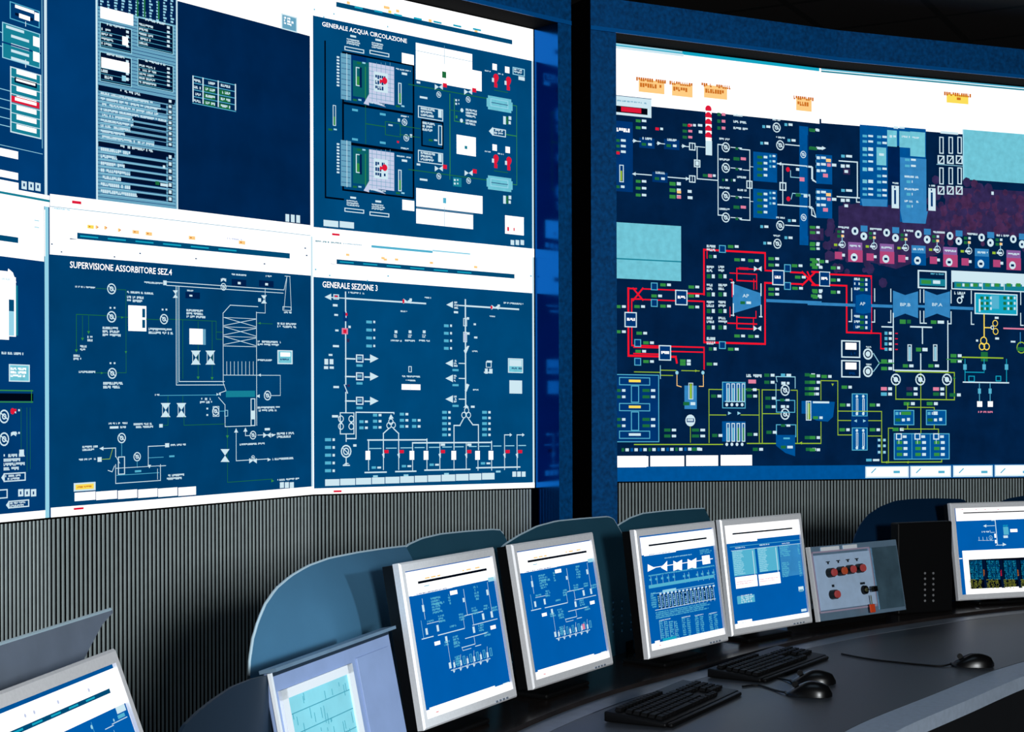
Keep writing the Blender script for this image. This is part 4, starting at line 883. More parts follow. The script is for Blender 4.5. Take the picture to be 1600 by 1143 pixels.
    for x in (405, 556):
        s.R('B', x, 782, 96, 72); s.F('C', x, 782, 96, 72, 4); s.R('G' if x < 500 else 'w', x + 35, 790, 46 if x < 500 else 20, 16); s.V(x + 8, 792, 1, 10, 'C', 'w', 14, 4, 14); s.V(x + 8, 822, 1, 10, 'g', 'w', 24, 14, 15); s.R('w', x + 62, 820, 14, 14)
    s.L('y', 4, 470, 752, 470, 780); s.L('y', 4, 470, 770, 595, 772, 595, 782); s.L('y', 4, 470, 855, 470, 872, 595, 875, 595, 852)
    s.R('B', 405, 892, 262, 124); s.F('C', 405, 892, 262, 124, 4); s.L('C', 3, 490, 895, 490, 1012); s.L('C', 3, 576, 896, 576, 1014)
    for i, x in enumerate((415, 502, 590)):
        s.F('w', x, 892, 28, 30, 5); s.R('w', x + 32, 902, 18, 12); s.V(x + 4, 928, 3, 28, 'G', 'w', 26, 18, 15); s.L('w', 3, x + 14, 922, x + 14, 940)
    s.L('y', 4, 380, 1030, 380, 868, 400, 868); s.L('y', 4, 440, 872, 615, 876, 615, 890); s.L('y', 5, 348, 905, 348, 1028, 630, 1028, 630, 1018); s.arrow(468, 1028, 6, -1, 0, 'y'); s.arrow(368, 1028, 6, -1, 0, 'y')
    for x in (330, 355):
        for y in (918, 945, 975): s.R('c', x, y, 12, 12)
    s.R('b', 326, 914, 3, 80); s.V(275, 1012, 1, 10, 'C', 'w', 26, 30, 12)

GL, GR = 'display cubes of the left wall', 'display cubes of the right wall'
CUBES = [
 (LW, LZ, 0, 'upper', 'bgA', pic_u0, 'upper wall display cube cut by the left photo edge, boxes with a red bar', GL),
 (LW, LZ, 1, 'upper', 'bgB', pic_u1, 'wall display cube showing a tall pale list column and a small table on navy', GL),
 (LW, LZ, 2, 'upper', 'bgC', pic_u2, 'wall display cube titled GENERALE ACQUA CIRCOLAZIONE beside the blue post', GL),
 (LW, LZ, 0, 'lower', 'bgA', pic_l0, 'lower wall display cube at the left edge with a white rounded tank drawn', GL),
 (LW, LZ, 1, 'lower', 'bgD', pic_l1, 'wall display cube titled SUPERVISIONE ASSORBITORE SEZ.4 above the ribbed cladding', GL),
 (LW, LZ, 2, 'lower', 'bgC', pic_l2, 'wall display cube titled GENERALE SEZIONE 3 with a one-line electrical diagram', GL),
 (RW, RZ, 0, 'upper', 'bgE', pic_right, 'upper wall display cube of the right wall next to the post, orange alarm captions', GR),
 (RW, RZ, 1, 'upper', 'bgE', pic_right, 'upper wall display cube of the right wall with a pale cyan patch and reddish haze', GR),
 (RW, RZ, 0, 'lower', 'bgE', pic_right, 'lower wall display cube of the right wall with the big red loop diagram', GR),
 (RW, RZ, 1, 'lower', 'bgE', pic_right, 'lower wall display cube of the right wall with blue turbines and lime pipes', GR),
]
for pts, zs, i, row, bg, pic, label, grp in CUBES:
    scr = wall_screen(pts, zs, i, row, bg)
    pic(scr)
    cube(scr, label, grp)

# ------------------------------------------------------------------ blue surrounds of the display walls
def ndir(a, b):
    d = (Vector(b) - Vector(a)).normalized(); return d, Vector((d.y, -d.x))      # along, towards the room
def offset_line(pts, off):
    P = [Vector(p) for p in pts]; out = []
    for i, p in enumerate(P):
        ns = []
        if i > 0: ns.append(ndir(P[i - 1], P[i])[1])
        if i < len(P) - 1: ns.append(ndir(P[i], P[i + 1])[1])
        n = sum(ns, Vector((0, 0))).normalized(); out.append(p + n * off / max(0.5, n.dot(ns[0])))
    return out
def sweep(bm, front, back, zbf, ztf, mi=0, under=False):
    """box section between two plan lines; zbf / ztf lists of heights at each point"""
    V = []
    for f, b, z0, z1 in zip(front, back, zbf, ztf):
        V.append([bm.verts.new((f.x, f.y, z0)), bm.verts.new((f.x, f.y, z1)), bm.verts.new((b.x, b.y, z1)), bm.verts.new((b.x, b.y, z0))])
    for A, B in zip(V, V[1:]):
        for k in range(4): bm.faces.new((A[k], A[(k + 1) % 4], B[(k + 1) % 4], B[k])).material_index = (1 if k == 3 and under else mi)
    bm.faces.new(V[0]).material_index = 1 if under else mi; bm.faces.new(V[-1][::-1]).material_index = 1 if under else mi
PRO = 0.15
def surround(name_label, pts, tops, post_at, extra):
    d, n = ndir(pts[-2], pts[-1]) if post_at == 'right' else ndir(pts[0], pts[1])
    P = [Vector(p) for p in pts]
    t = thing('display_surround', name_label, 'frame', (P[0].x, P[0].y, 0))
    inv = -Vector((P[0].x, P[0].y, 0))
    if post_at == 'right': P2 = P[:-1] + [P[-1] + d * extra]
    else: P2 = [P[0] - d * extra] + P[1:]
    bm = NB(); fr = offset_line(P2, PRO); bk = offset_line(P2, -0.02)
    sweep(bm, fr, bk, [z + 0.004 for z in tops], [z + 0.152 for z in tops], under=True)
    bmesh.ops.translate(bm, vec=inv, verts=bm.verts); obj('header', bm, [FRAME, SHADEBLACK], t)
    bm = NB(); sweep(bm, offset_line(P2, PRO + 0.003), offset_line(P2, PRO + 0.0002), [z + 0.004 for z in tops], [z + 0.022 for z in tops])  # thin strip added to carry the header's painted sheen
    bmesh.ops.translate(bm, vec=inv, verts=bm.verts); obj('header_sheen', bm, SHEENB, t)
    e = P[-1] if post_at == 'right' else P[0]; sg = 1 if post_at == 'right' else -1
    a = e + d * 0.004 * sg; b = e + d * (extra) * sg
    bm = NB()
    ztop = (tops[-1] if post_at == 'right' else tops[0]) + 0.003
    q = [a + n * PRO, b + n * PRO, b - n * 0.3, a - n * 0.3]
    lo = [bm.verts.new((v.x, v.y, 0)) for v in q]; hi = [bm.verts.new((v.x, v.y, ztop)) for v in q]
    bm.faces.new(lo[::-1]); bm.faces.new(hi)
    for k in range(4):
        f = bm.faces.new((lo[k], lo[(k + 1) % 4], hi[(k + 1) % 4], hi[k])); f.material_index = {3: 1, 1: 2}.get(k, 0)  # outer side painted black as the shade of the gap
    bmesh.ops.translate(bm, vec=inv, verts=bm.verts); obj('post', bm, [FRAME, FRAMEG, SHADEBLACK], t)
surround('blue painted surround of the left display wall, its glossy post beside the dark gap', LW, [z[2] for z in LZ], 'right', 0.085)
# the right post: its outer edge at px 918, the inner at px 957
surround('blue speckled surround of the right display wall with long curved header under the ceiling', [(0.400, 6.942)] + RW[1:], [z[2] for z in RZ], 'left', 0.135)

# ------------------------------------------------------------------ ribbed cladding under the displays
def ribbed(name, pts, zt, x_from=None):
    pitch = 0.018; P = [Vector(p) for p in pts]; bm = NB()
    for i, (a, b) in enumerate(zip(P, P[1:])):
        d, n = ndir(a, b); L = (b - a).length; k = round(L / pitch); st = L / k; prev = None
        za, zb_ = zt[i], zt[i + 1]
        prof = [(0.0, -0.012, 1), (0.30, -0.012, 1), (0.36, 0.0, 0), (0.52, 0.003, 0), (0.80, 0.003, 0), (0.94, 0.0, 0)]
        line = []
        for j in range(k):
            for u, y, m in prof: line.append(((j + u) * st, y, m))
        line.append((L, -0.012, 1)); prev = None
        for s_, y, m in line:
            p = a + d * s_ + n * y; z = za + (zb_ - za) * s_ / L - 0.006
            cur = (bm.verts.new((p.x, p.y, 0.0)), bm.verts.new((p.x, p.y, z)), m, y)
            if prev:
                f = bm.faces.new((prev[0], cur[0], cur[1], prev[1])); f.material_index = 1 if (prev[3] < -0.005 or cur[3] < -0.005) else 0  # groove floors and flanks take the painted shade
            prev = cur
    o = obj(name, bm, [RIB, GROOVESHADE]); o['kind'] = 'structure'; return o
d_, n_ = ndir(LW[2], LW[3])
ribbed('trim_1', LW[:3] + [tuple(Vector(LW[3]) - d_ * 0.02)], [z[0] for z in LZ])
ribbed('trim_2', RW, [z[0] for z in RZ])
# ------------------------------------------------------------------ curved operator desk
DZ = 0.75
MON = {  # centre of the front face, turn, backward tilt
 'm0': ((-0.5149, 1.8817, 0.969), 1.4178, 0.3458), 'm1': ((-0.1088, 3.2901, 0.9734), 1.094, 0.1749), 'm2': ((0.129, 3.7549, 0.9702), 1.0384, 0.1742),
 'm3': ((0.4674, 4.1919, 0.9672), 0.9051, 0.1306), 'm4': ((0.7699, 4.6231, 0.9605), 0.7836, 0.1268), 'm5': ((1.7354, 5.4323, 0.953), 0.3611, 0.1429)}
SPINE = smooth_pts([(-0.66, 0.9, 0), (-0.52, 1.88, 0), (-0.30, 2.755, 0), (-0.109, 3.29, 0), (0.129, 3.755, 0), (0.45, 4.20, 0), (0.77, 4.62, 0), (1.13, 4.98, 0), (1.735, 5.43, 0), (2.5, 5.72, 0), (3.2, 5.86, 0)], 6)
def off(o):
    out = []
    for i, p in enumerate(SPINE):
        d = (SPINE[min(i + 1, len(SPINE) - 1)] - SPINE[max(i - 1, 0)]).normalized(); out.append(Vector((p.x + d.y * o, p.y - d.x * o)))
    return out
def strip(name, o0, o1, z0, z1, m, parent, bev=0.0):
    A, B = off(o0), off(o1); bm = NB(); n = len(A)
    sweep(bm, B, A, [z0] * n, [z1] * n)
    return obj(name, bm, m, parent)
desk = thing('console_desk', 'long curved dark grey operator desk with a lighter front edge band', 'desk', (0, 0, 0))
strip('rear_shelf', -0.34, 0.085, DZ - 0.06, DZ + 0.012, SHELF, desk)
strip('cable_rail', 0.086, 0.15, DZ - 0.06, DZ + 0.001, RAIL, desk)
strip('worktop', 0.151, 0.72, DZ - 0.035, DZ, DESK, desk)
strip('edge_band', 0.7205, 0.815, DZ - 0.035, DZ - 0.001, BAND, desk)
strip('back_panel', -0.33, -0.30, 0.02, DZ - 0.062, DARK, desk)
strip('modesty_panel', 0.30, 0.33, 0.02, DZ - 0.037, DARK, desk)
for k in (8, 22, 36, 50):
    A, B = off(-0.29), off(0.29); a, b = A[k], B[k]; d = (b - a).normalized(); n = Vector((-d.y, d.x)) * 0.015
    bm = NB(); q = [a - n, b - n, b + n, a + n]
    lo = [bm.verts.new((v.x, v.y, 0.0)) for v in q]; hi = [bm.verts.new((v.x, v.y, DZ - 0.062)) for v in q]
    bm.faces.new(lo); bm.faces.new(hi)
    for j in range(4): bm.faces.new((lo[j], lo[(j + 1) % 4], hi[(j + 1) % 4], hi[j]))
    obj('leg_panel', bm, DARK, desk)
SHZ = DZ + 0.012
# ------------------------------------------------------------------ monitors
W_, H_ = 0.41, 0.34
BL, BR_, BT, BB = 0.0135, 0.0135, 0.017, 0.018
def bezel_bm(M, W, H, bl, br, bt, bb, depth=0.014):
    bm = NB()
    o = [(-W / 2, H / 2), (W / 2, H / 2), (W / 2, -H / 2), (-W / 2, -H / 2)]
    i = [(-W / 2 + bl, H / 2 - bt), (W / 2 - br, H / 2 - bt), (W / 2 - br, -H / 2 + bb), (-W / 2 + bl, -H / 2 + bb)]
    def ring(pts, y, s=0.0):
        return [bm.verts.new((x - math.copysign(s, x), y, z - math.copysign(s, z))) for x, z in pts]
    R = [ring(o, depth + 0.004), ring(o, 0.004), ring(o, 0.0, 0.004), ring(i, 0.0, -0.002), ring(i, 0.006, 0.0), ring(i, depth + 0.004, 0.0)]
    for A, B in zip(R, R[1:] + R[:1]):
        for k in range(4): bm.faces.new((A[k], A[(k + 1) % 4], B[(k + 1) % 4], B[k]))
    bmesh.ops.transform(bm, matrix=M, verts=bm.verts); return bm
def monitor(key, label, pic, zcoord):
    c, yaw, tilt = MON[key]; c = Vector(c)
    back = Vector((-math.sin(yaw), math.cos(yaw), 0))
    base = Vector((c.x, c.y, SHZ)) + back * 0.06
    root = thing('desktop_monitor', label, 'monitor', base, yaw, 'monitors along the curved desk')
    RW_ = Matrix.Translation(base) @ Matrix.Rotation(yaw, 4, 'Z'); inv = RW_.inverted()
    T = Matrix.Translation(inv @ c) @ Matrix.Rotation(-tilt, 4, 'X')         # tilted frame in root space
    obj('bezel', bezel_bm(T, W_, H_, BL, BR_, BT, BB), SILVER, root)
    bm = NB(); q = []
    for (x, z, y) in [(0.985, 0.985, 0.0185), (0.985, 0.985, 0.045), (0.86, 0.84, 0.062)]:
        q.append([bm.verts.new(T @ Vector((sx * x * W_ / 2, y, sz * z * H_ / 2))) for sx, sz in ((-1, 1), (1, 1), (1, -1), (-1, -1))])
    bm.faces.new(q[0]); bm.faces.new(q[2][::-1])
    for A, B in zip(q, q[1:]):
        for k in range(4): bm.faces.new((A[k], A[(k + 1) % 4], B[(k + 1) % 4], B[k]))
    obj('housing', bm, BLACKP, root)
    sw, sh = W_ - BL - BR_ + 0.001, H_ - BT - BB + 0.001
    SM = RW_ @ T @ Matrix.Translation((-W_ / 2 + BL - 0.0005, 0.007, -H_ / 2 + BB - 0.0005))
    s = Screen(SM, sw, (0, 0), (sh, sh), 'bgM'); s.z(*zcoord); pic(s); s.build('screen', root, inv)
    # stand: neck and foot
    bm = NB(); pk = T @ Vector((0, 0.06, -0.02))
    bx(bm, -0.035, 0.035, 0.0, 0.028, 0.008, pk.z, bev=0.004); bx(bm, -0.03, 0.03, min(0.0, pk.y) - 0.01, 0.02, pk.z - 0.05, pk.z + 0.03, bev=0.004); obj('neck', bm, BLACKP, root)
    bm = NB(); bx(bm, -0.11, 0.11, -0.07, 0.07, 0.0, 0.012, bev=0.005); obj('foot', bm, BLACKP, root)
    bm = NB()
    for k in range(4): bx(bm, 0.10 + k * 0.016, 0.11 + k * 0.016, -0.0012, 0.004, -H_ / 2 + 0.004, -H_ / 2 + 0.008, T)
    obj('control_buttons', bm, GREYM, root)
    return root
def head(s, x0, y0, x1, yb, bx0, by0, bx1, bh, tab, tabh, c2='k'):
    s.R('W', x0 - 40, y0 - 60, (x1 - x0) + 90, (yb - y0) + 60); s.R('B', x0 - 40, y0 - 60, (x1 - x0) + 90, 60); s.R(c2, bx0, by0, bx1 - bx0, bh)
    s.R('W', x0 - 4, yb - 4, tab, tabh)
def pic_net(s, k=0):
    # one-line network, in the reading frame of the second monitor from the left
    s.R('W', 60, 238 - 96, 640, 0.1)
    top = (118, 232); 
    s.R('B', 60, 190, 640, 52)
    s.R('W', 100, 240, 560, 128); s.R('k', 168, 287, 360, 13)
    s.R('W', 135, 345, 212, 18); s.T('B', 160, 350, 160, 8)
    for x in (200, 230, 262, 390, 410, 455): s.R('o', x + 4, 268 - (x - 200) * .18, 8 + (x % 3) * 8, 7)
    s.R('C', 200, 310, 26, 4)
    def tree_(x, y, h, w=5): s.L('w', w * .5, x, y, x + h * .16, y + h)
    s.R('W', 330, 342, 38, 22); s.R('c', 525, 278, 30, 22)
    s.T('C', 232, 372, 52, 90, 6); s.T('C', 250, 400, 50, 18, 1); s.T('C', 450, 318, 26, 80, 5); s.T('C', 318, 355, 12, 60, 4)
    s.L('w', 4, 190, 378, 206, 482); s.R('w', 188, 410, 11, 36); s.R('w', 395, 380, 9, 22); s.L('w', 4, 400, 335, 415, 468); s.R('w', 516, 340, 10, 30); s.L('w', 3, 522, 300, 545, 450)
    s.L('w', 4, 405, 472, 500, 458); s.L('w', 4, 445, 470, 450, 520); s.L('w', 4, 448, 522, 575, 495)
    s.L('c', 3, 185, 490, 192, 580); s.L('w', 5, 190, 585, 248, 574); s.L('w', 5, 272, 568, 405, 535); s.L('w', 3, 398, 478, 405, 535)
    s.L('w', 3, 215, 508, 290, 492)
    for x, y in ((206, 545), (262, 530), (494, 478), (538, 468), (446, 545), (306, 590)): s.R('w', x, y - 14, 11, 34)
    s.R('W', 252, 602, 30, 20); s.R('W', 538, 530, 28, 20)
    for x, y, n in ((345, 575, 3), (350, 610, 2), (300, 600, 2), (475, 520, 3), (505, 560, 2), (375, 460, 3), (270, 465, 3), (440, 430, 3), (500, 420, 2), (330, 520, 1), (215, 490, 1), (545, 430, 2)): s.T('C', x, y, 34, n * 14, n)
    s.L('w', 4, 410, 590, 520, 568); s.L('w', 4, 455, 585, 460, 620, 395, 640); s.L('w', 3, 392, 634, 398, 652, 440, 640); s.L('w', 4, 462, 632, 490, 625)
    s.L('w', 3, 318, 600, 332, 720); s.R('w', 325, 712, 12, 32)
    for i in range(6):
        x = 352 + i * 34; y = 752 - i * 9
        s.L('w', 3, x, y - 70 if i % 2 else y - 50, x, y - 8); s.R('w', x - 4, y - 40, 9, 28); s.L('w', 4, x - 14, y, x + 16, y - 6); s.P('w', x - 6, y, x + 8, y, x + 1, y + 14)
        s.F('C', x + 10, y - 62, 12, 44, 3)
    s.T('C', 355, 680, 30, 50, 4)
    if k: s.R('p', 492, 665, 14, 34)
    s.R('W', 228, 940, 350, 13); s.R('w', 604, 832, 32, 16)
    s.R('W', 190, 960, 520, 160); s.R('r', 262, 962, 14, 4)
def pic_net1(s):
    # same picture, its frame moved to the first monitor
    class Re:
        pass
    f = MAPS['m2']
    s.uv = f; pic_net(s)
def uv_like(key, zc):
    c, yaw, tilt = MON[key]
    M = Matrix.Translation(Vector(c)) @ Matrix.Rotation(yaw, 4, 'Z') @ Matrix.Rotation(-tilt, 4, 'X') @ Matrix.Translation((-W_ / 2 + BL - 0.0005, 0.007, -H_ / 2 + BB - 0.0005))
    sh = H_ - BT - BB + 0.001
    q = Screen(M, W_ - BL - BR_ + 0.001, (0, 0), (sh, sh), 'bgM'); q.z(*zc); return q.uv
MAPS = {'m2': uv_like('m2', (780, 800, 3.809))}
def pic_m3(s):
    s.R('B', 60, 180, 640, 65); s.R('W', 130, 262, 540, 124); s.R('k', 190, 310, 404, 12); s.R('W', 158, 374, 222, 16); s.T('B', 190, 376, 150, 7)
    s.T('C', 540, 345, 90, 34, 3); s.T('c', 300, 398, 190, 10)
    s.L('W', 5, 190, 472, 630, 408); s.arrow(210, 470, 26, 1, 0, 'W'); s.P('W', 275, 468, 318, 420, 318, 492); s.R('W', 285, 452, 30, 24)
    for x, y in ((360, 420), (458, 408)):
        s.P('W', x, y, x + 28, y + 14, x + 28, y + 60, x, y + 70); s.P('W', x + 26, y + 12, x + 60, y - 8, x + 60, y + 66, x + 26, y + 58)
    s.R('W', 555, 388, 54, 60)
    s.T('C', 190, 520, 460, 12, 1); s.L('C', 3, 190, 522, 640, 466); s.L('C', 3, 195, 590, 650, 530)
    for i, x in enumerate((205, 245, 285, 325, 365, 435, 465, 525, 560, 600, 635)):
        s.L('c', 4, x, 530 - i * 5, x + 5, 595 - i * 5); s.R('C', x - 10, 545 - i * 5, 16, 14)
    s.R('C', 190, 590, 455, 22); s.L('c', 4, 205, 650, 640, 590); s.R('c', 285, 622, 95, 18)
    for i in range(15):
        x = 250 + i * 26; y = 655 - i * 4
        s.R('K', x, y, 12, 96); s.L('w', 4, x + 18, y - 5, x + 22, y + 95); s.R('w', x + 14, y - 12, 14, 12); s.T('c', x + 2, y + 6, 10, 84, 6)
    s.T('C', 200, 640, 40, 110, 7); s.L('w', 4, 235, 760, 650, 690); s.T('C', 235, 772, 400, 52, 4, 0.1)
    for x, n in ((262, 4), (415, 2), (505, 2), (600, 2)):
        for i in range(n):
            xx = x + i * 34; s.T('C', xx, 835 - (x - 262) * .14, 26, 125, 9)
            if n == 4: s.L('c', 3, xx, 835, xx + 12, 960)
        s.T('w', x, 828 - (x - 262) * .14, 80 if n == 4 else 60, 9)
    s.R('T', 285, 955, 95, 22); s.R('W', 232, 972, 34, 18)
    s.R('W', 180, 998, 640, 130); s.R('r', 262, 1000, 12, 4)
def pic_m4(s):
    s.R('B', 30, 130, 800, 62); s.R('W', 60, 208, 760, 128); s.R('k', 170, 262, 470, 12); s.R('W', 120, 330, 245, 16); s.T('B', 190, 334, 120, 8)
    s.R('C', 150, 368, 560, 4)
    for x in (190, 380): s.T('w', x, 372 - (x - 190) * .12, 78, 12); 
    s.T('w', 555, 338, 60, 10)
    s.R('C', 165, 400, 180, 200); s.R('C', 362, 378, 160, 190); s.R('s', 530, 355, 165, 250)
    s.T('c', 170, 402, 84, 190, 13, 0.0); s.T('c', 366, 380, 74, 186, 13, 0.0); s.T('C', 535, 358, 85, 90, 6); s.T('C', 550, 488, 60, 120, 8); s.L('w', 8, 326, 400, 348, 592); s.L('w', 8, 506, 376, 520, 560)
    s.T('C', 672, 340, 18, 90, 6); s.T('C', 682, 480, 18, 120, 7); s.L('w', 3, 160, 400, 710, 330)
    s.R('W', 190, 605, 172, 90); s.R('W', 372, 584, 168, 88)
    for x, y in ((200, 640), (382, 618)): s.T('p', x, y, 140, 8); s.T('p', x, y + 16, 120, 8)
    s.T('c', 205, 750, 28, 58, 4); s.R('C', 205, 755, 138, 60); s.T('w', 235, 742, 104, 66, 4); s.L('B', 3, 265, 740, 270, 812); s.L('B', 3, 300, 740, 305, 805)
    s.R('w', 682, 678, 40, 34); s.R('H', 688, 700, 32, 18); s.R('w', 704, 852, 42, 20); s.R('W', 210, 944, 114, 30); s.T('H', 240, 955, 40, 8)
    s.R('W', 150, 975, 800, 120)
def pic_m5(s):
    s.R('B', 480, 90, 2200, 75); s.R('W', 528, 182, 1900, 126)
    s.R('k', 600, 230, 1500, 10); s.R('W', 540, 288, 205, 20)
    for x in (585, 710, 790, 905): s.R('p', x, 200, 12, 6)
    s.L('w', 8, 885, 300, 890, 520); s.L('w', 5, 800, 350, 880, 348); s.arrow(792, 350, 14, -1, 0); s.T('w', 850, 296, 40, 12)
    s.T('w', 765, 395, 62, 18); s.L('w', 4, 838, 390, 845, 408, 880, 404)
    for i in range(4): s.L('w', 4, 740 + i * 35, 450, 745 + i * 35, 478); s.L('w', 3, 735 + i * 35, 480, 765 + i * 35, 478)
    s.C('c', 845, 455, 20, t=4); s.R('W', 876, 420, 14, 36); s.R('W', 882, 475, 14, 30); s.L('w', 5, 892, 522, 980, 520); s.arrow(968, 515, 16, 1, 0)
    s.T('T', 955, 340, 50, 90, 6, 0); s.R('C', 955, 360, 46, 70); s.R('w', 958, 436, 40, 22); s.R('W', 1018, 378, 64, 28); s.T('w', 1180, 330, 200, 130, 7)
    s.R('W', 590, 572, 1800, 450); s.R('W', 560, 638, 30, 8)
    s.R('k', 648, 652, 1700, 262)
    random.seed(5)
    for i in range(36):
        x = 655 + i * 38
        if i % 4 == 3: s.R('K', x, 655, 30, 250); s.T('O' if i % 8 == 3 else 'r', x + 8, 740, 12, 60, 4); continue
        s.R('D', x, 656, 34, 175); s.T('k', x, 656, 34, 175, 11, 0.45); s.T('t', x, 660, 34, 170, 9, 0.6); s.T('v', x, 825, 34, 85, 6, 0.15)
    s.R('D', 540, 918, 40, 8)
def pic_m0(s):
    # zoom frame of the lower left photo corner
    s.R('B', -600, 300, 1750, 232)
    u0, v1 = s.uv(1020, 570); v0 = s.uv(1118, 880)[1]
    s.U('B', 0, v1, 1, 1); s.U('W', 0, v0, 1, v1)
    a = s.uv(960, 760); b = s.uv(968, 800); s.U('D', 0.12, b[1], a[0], a[1])
    for i in range(5): s.U('T', 0.2 + i * 0.13, b[1] + (a[1] - b[1]) * 0.3, 0.27 + i * 0.13, b[1] + (a[1] - b[1]) * 0.7)
    for x, y in ((780, 775), (510, 880), (300, 970), (220, 1000)): s.C('l', x, y, 20, True)
    s.R('w', 1012, 930, 90, 66); s.R('C', 1030, 1000, 70, 36); s.L('w', 8, 985, 1075, 1120, 1020); s.C('c', 1000, 1040, 16, True); s.L('w', 8, 925, 1120, 1000, 1090)
    s.L('C', 8, 800, 1060, 830, 1180); s.C('c', 805, 1100, 22, True); s.L('c', 8, 1000, 1130, 1060, 1300)
    for i in range(8): s.U('w', 0.15 + i * 0.09, 0.3 + 0.05 * (i % 3), 0.17 + i * 0.09, 0.5 + 0.05 * (i % 2)); s.U('C', 0.13 + i * 0.09, 0.58, 0.19 + i * 0.09, 0.60)
    s.U('w', 0.12, 0.44, 0.85, 0.45); s.U('W', 0, 0, 1, 0.08)
monitor('m0', 'silver framed monitor cut by the lower left photo corner, seen almost edge on', pic_m0, (0, 940, 5.63))
monitor('m1', 'silver framed monitor right of the chart recorder panel, its network diagram on blue', pic_net1, (600, 820, 3.539))
monitor('m2', 'silver framed monitor in front of the divider sheet with the grid of holes', lambda s: pic_net(s, 1), (780, 800, 3.809))
monitor('m3', 'silver framed monitor showing a row of white turbine shapes above bar columns', pic_m3, (970, 780, 4.394))
monitor('m4', 'silver framed monitor showing pale tables, left of the red button panel', pic_m4, (1110, 780, 4.972))
monitor('m5', 'thin silver framed monitor at the right edge with a black and lime data table', pic_m5, (1400, 760, 5.715))

# ------------------------------------------------------------------ curved sheet dividers behind the monitors
def interp(pts, s):
    if s <= pts[0][0]: return pts[0][1]
    for a, b in zip(pts, pts[1:]):
        if a[0] <= s <= b[0]: return a[1] + (b[1] - a[1]) * (s - a[0]) / max(1e-9, b[0] - a[0])
    return pts[-1][1]
def divider(label, p, yaw, top_px, mats, bend0=0.93, bend=1.5, lower_px=None, holes=(), th=0.006, n=44, zbase=SHZ):
    p = Vector((p[0], p[1], 0)); a = Vector((math.cos(yaw), math.sin(yaw), 0)); bk = Vector((-math.sin(yaw), math.cos(yaw), 0))
    def bend_at(z): return bend * max(0.0, z - bend0) ** 2
    def loc(px, py):
        d = 0.0
        for _ in range(12):
            q = on_plane(px, py, p + bk * d, bk); z = q.z; d = bend_at(z)
        return (q - p).dot(a), q.z
    top = [loc(*t) for t in top_px]; low = [loc(*t) for t in lower_px] if lower_px else None
    s0, s1 = top[0][0], top[-1][0]
    c = p + a * (s0 + s1) / 2
    t = thing('divider_sheet', label, 'divider', (c.x, c.y, zbase), yaw, 'sheet metal dividers behind the monitors')
    inv = (Matrix.Translation((c.x, c.y, zbase)) @ Matrix.Rotation(yaw, 4, 'Z')).inverted()
    bm = NB(); m = 16; F = []; B = []
    ss = sorted({s0 + (s1 - s0) * (0.5 - 0.5 * math.cos(PI * i / n)) for i in range(n + 1)})
    for s in ss:
        zt = interp(top, s); zl = max(zbase, interp(low, s)) if low else zbase
        zt = max(zt, zl + 0.004)
        colF, colB = [], []
        for j in range(m + 1):
            z = zl + (zt - zl) * j / m; d = bend_at(z); sl = 2 * bend * max(0.0, z - bend0)
            nn = (bk * 1 - Vector((0, 0, 1)) * sl).normalized() * th
            q = p + a * s + bk * d; q = Vector((q.x, q.y, z))
            colF.append(bm.verts.new(inv @ q)); colB.append(bm.verts.new(inv @ (q + nn)))
        F.append(colF); B.append(colB)
    for i in range(len(ss) - 1):
        for j in range(m):
            bm.faces.new((F[i][j], F[i + 1][j], F[i + 1][j + 1], F[i][j + 1])); bm.faces.new((B[i][j], B[i][j + 1], B[i + 1][j + 1], B[i + 1][j]))
        bm.faces.new((F[i][m], F[i + 1][m], B[i + 1][m], B[i][m])).material_index = 1
        bm.faces.new((F[i][0], B[i][0], B[i + 1][0], F[i + 1][0])).material_index = 1
    for col, cb in ((F[0], B[0]), (F[-1], B[-1])):
        for j in range(m): bm.faces.new((col[j], cb[j], cb[j + 1], col[j + 1])).material_index = 1
    FP = [[(v.co + w_.co) / 2 for v, w_ in zip(cf, cb)] for cf, cb in zip(F, B)]
    sheet = obj('sheet', bm, mats, t, smooth=True)
    if holes:
        hb = NB()
        for px, py, r in holes:
            s, z = loc(px, py); q = p + a * s; q = Vector((q.x, q.y, z))
            cyl(hb, inv @ (q - bk * 0.03), inv @ (q + bk * 0.03), r, seg=12)
        ho = obj('cutter', hb, DARK, t)
        md = sheet.modifiers.new('b', 'BOOLEAN'); md.operation = 'DIFFERENCE'; md.object = ho; md.solver = 'EXACT'
        bpy.context.view_layer.update()
        dg = bpy.context.evaluated_depsgraph_get(); me = bpy.data.meshes.new_from_object(sheet.evaluated_get(dg))
        sheet.modifiers.clear(); sheet.data = me; bpy.data.objects.remove(ho)
    if mats[1] in (BLADEE, WHITEP):
        bm = NB(); tube(bm, [c_[m] + Vector((0, 0, 0.001)) for c_ in FP], 0.003, 8); obj('edge_highlight', bm, GLINTM, t, smooth=True)  # pale tube added as a highlight along the top edge
    for dx in (-0.38, 0.38):     # fixing brackets at the foot
        bm = NB(); x = (s1 - s0) * dx; bx(bm, x - 0.02, x + 0.02, -0.02, 0.0, 0.0, 0.004); bx(bm, x - 0.02, x + 0.02, -0.004, 0.0, 0.0, 0.03); obj('bracket', bm, BLACKP, t)
    return t
TEAL = [BLADE, BLADEE]
divider('large rounded blue-grey divider sheet behind the chart recorder panel', (-0.46, 2.8), 1.169,
        [(391, 1056), (392, 1030), (396, 1000), (404, 972), (415, 945), (432, 920), (455, 900), (482, 884), (515, 872), (560, 863), (600, 857), (634, 853)], [LITBLUE, BLADEE])
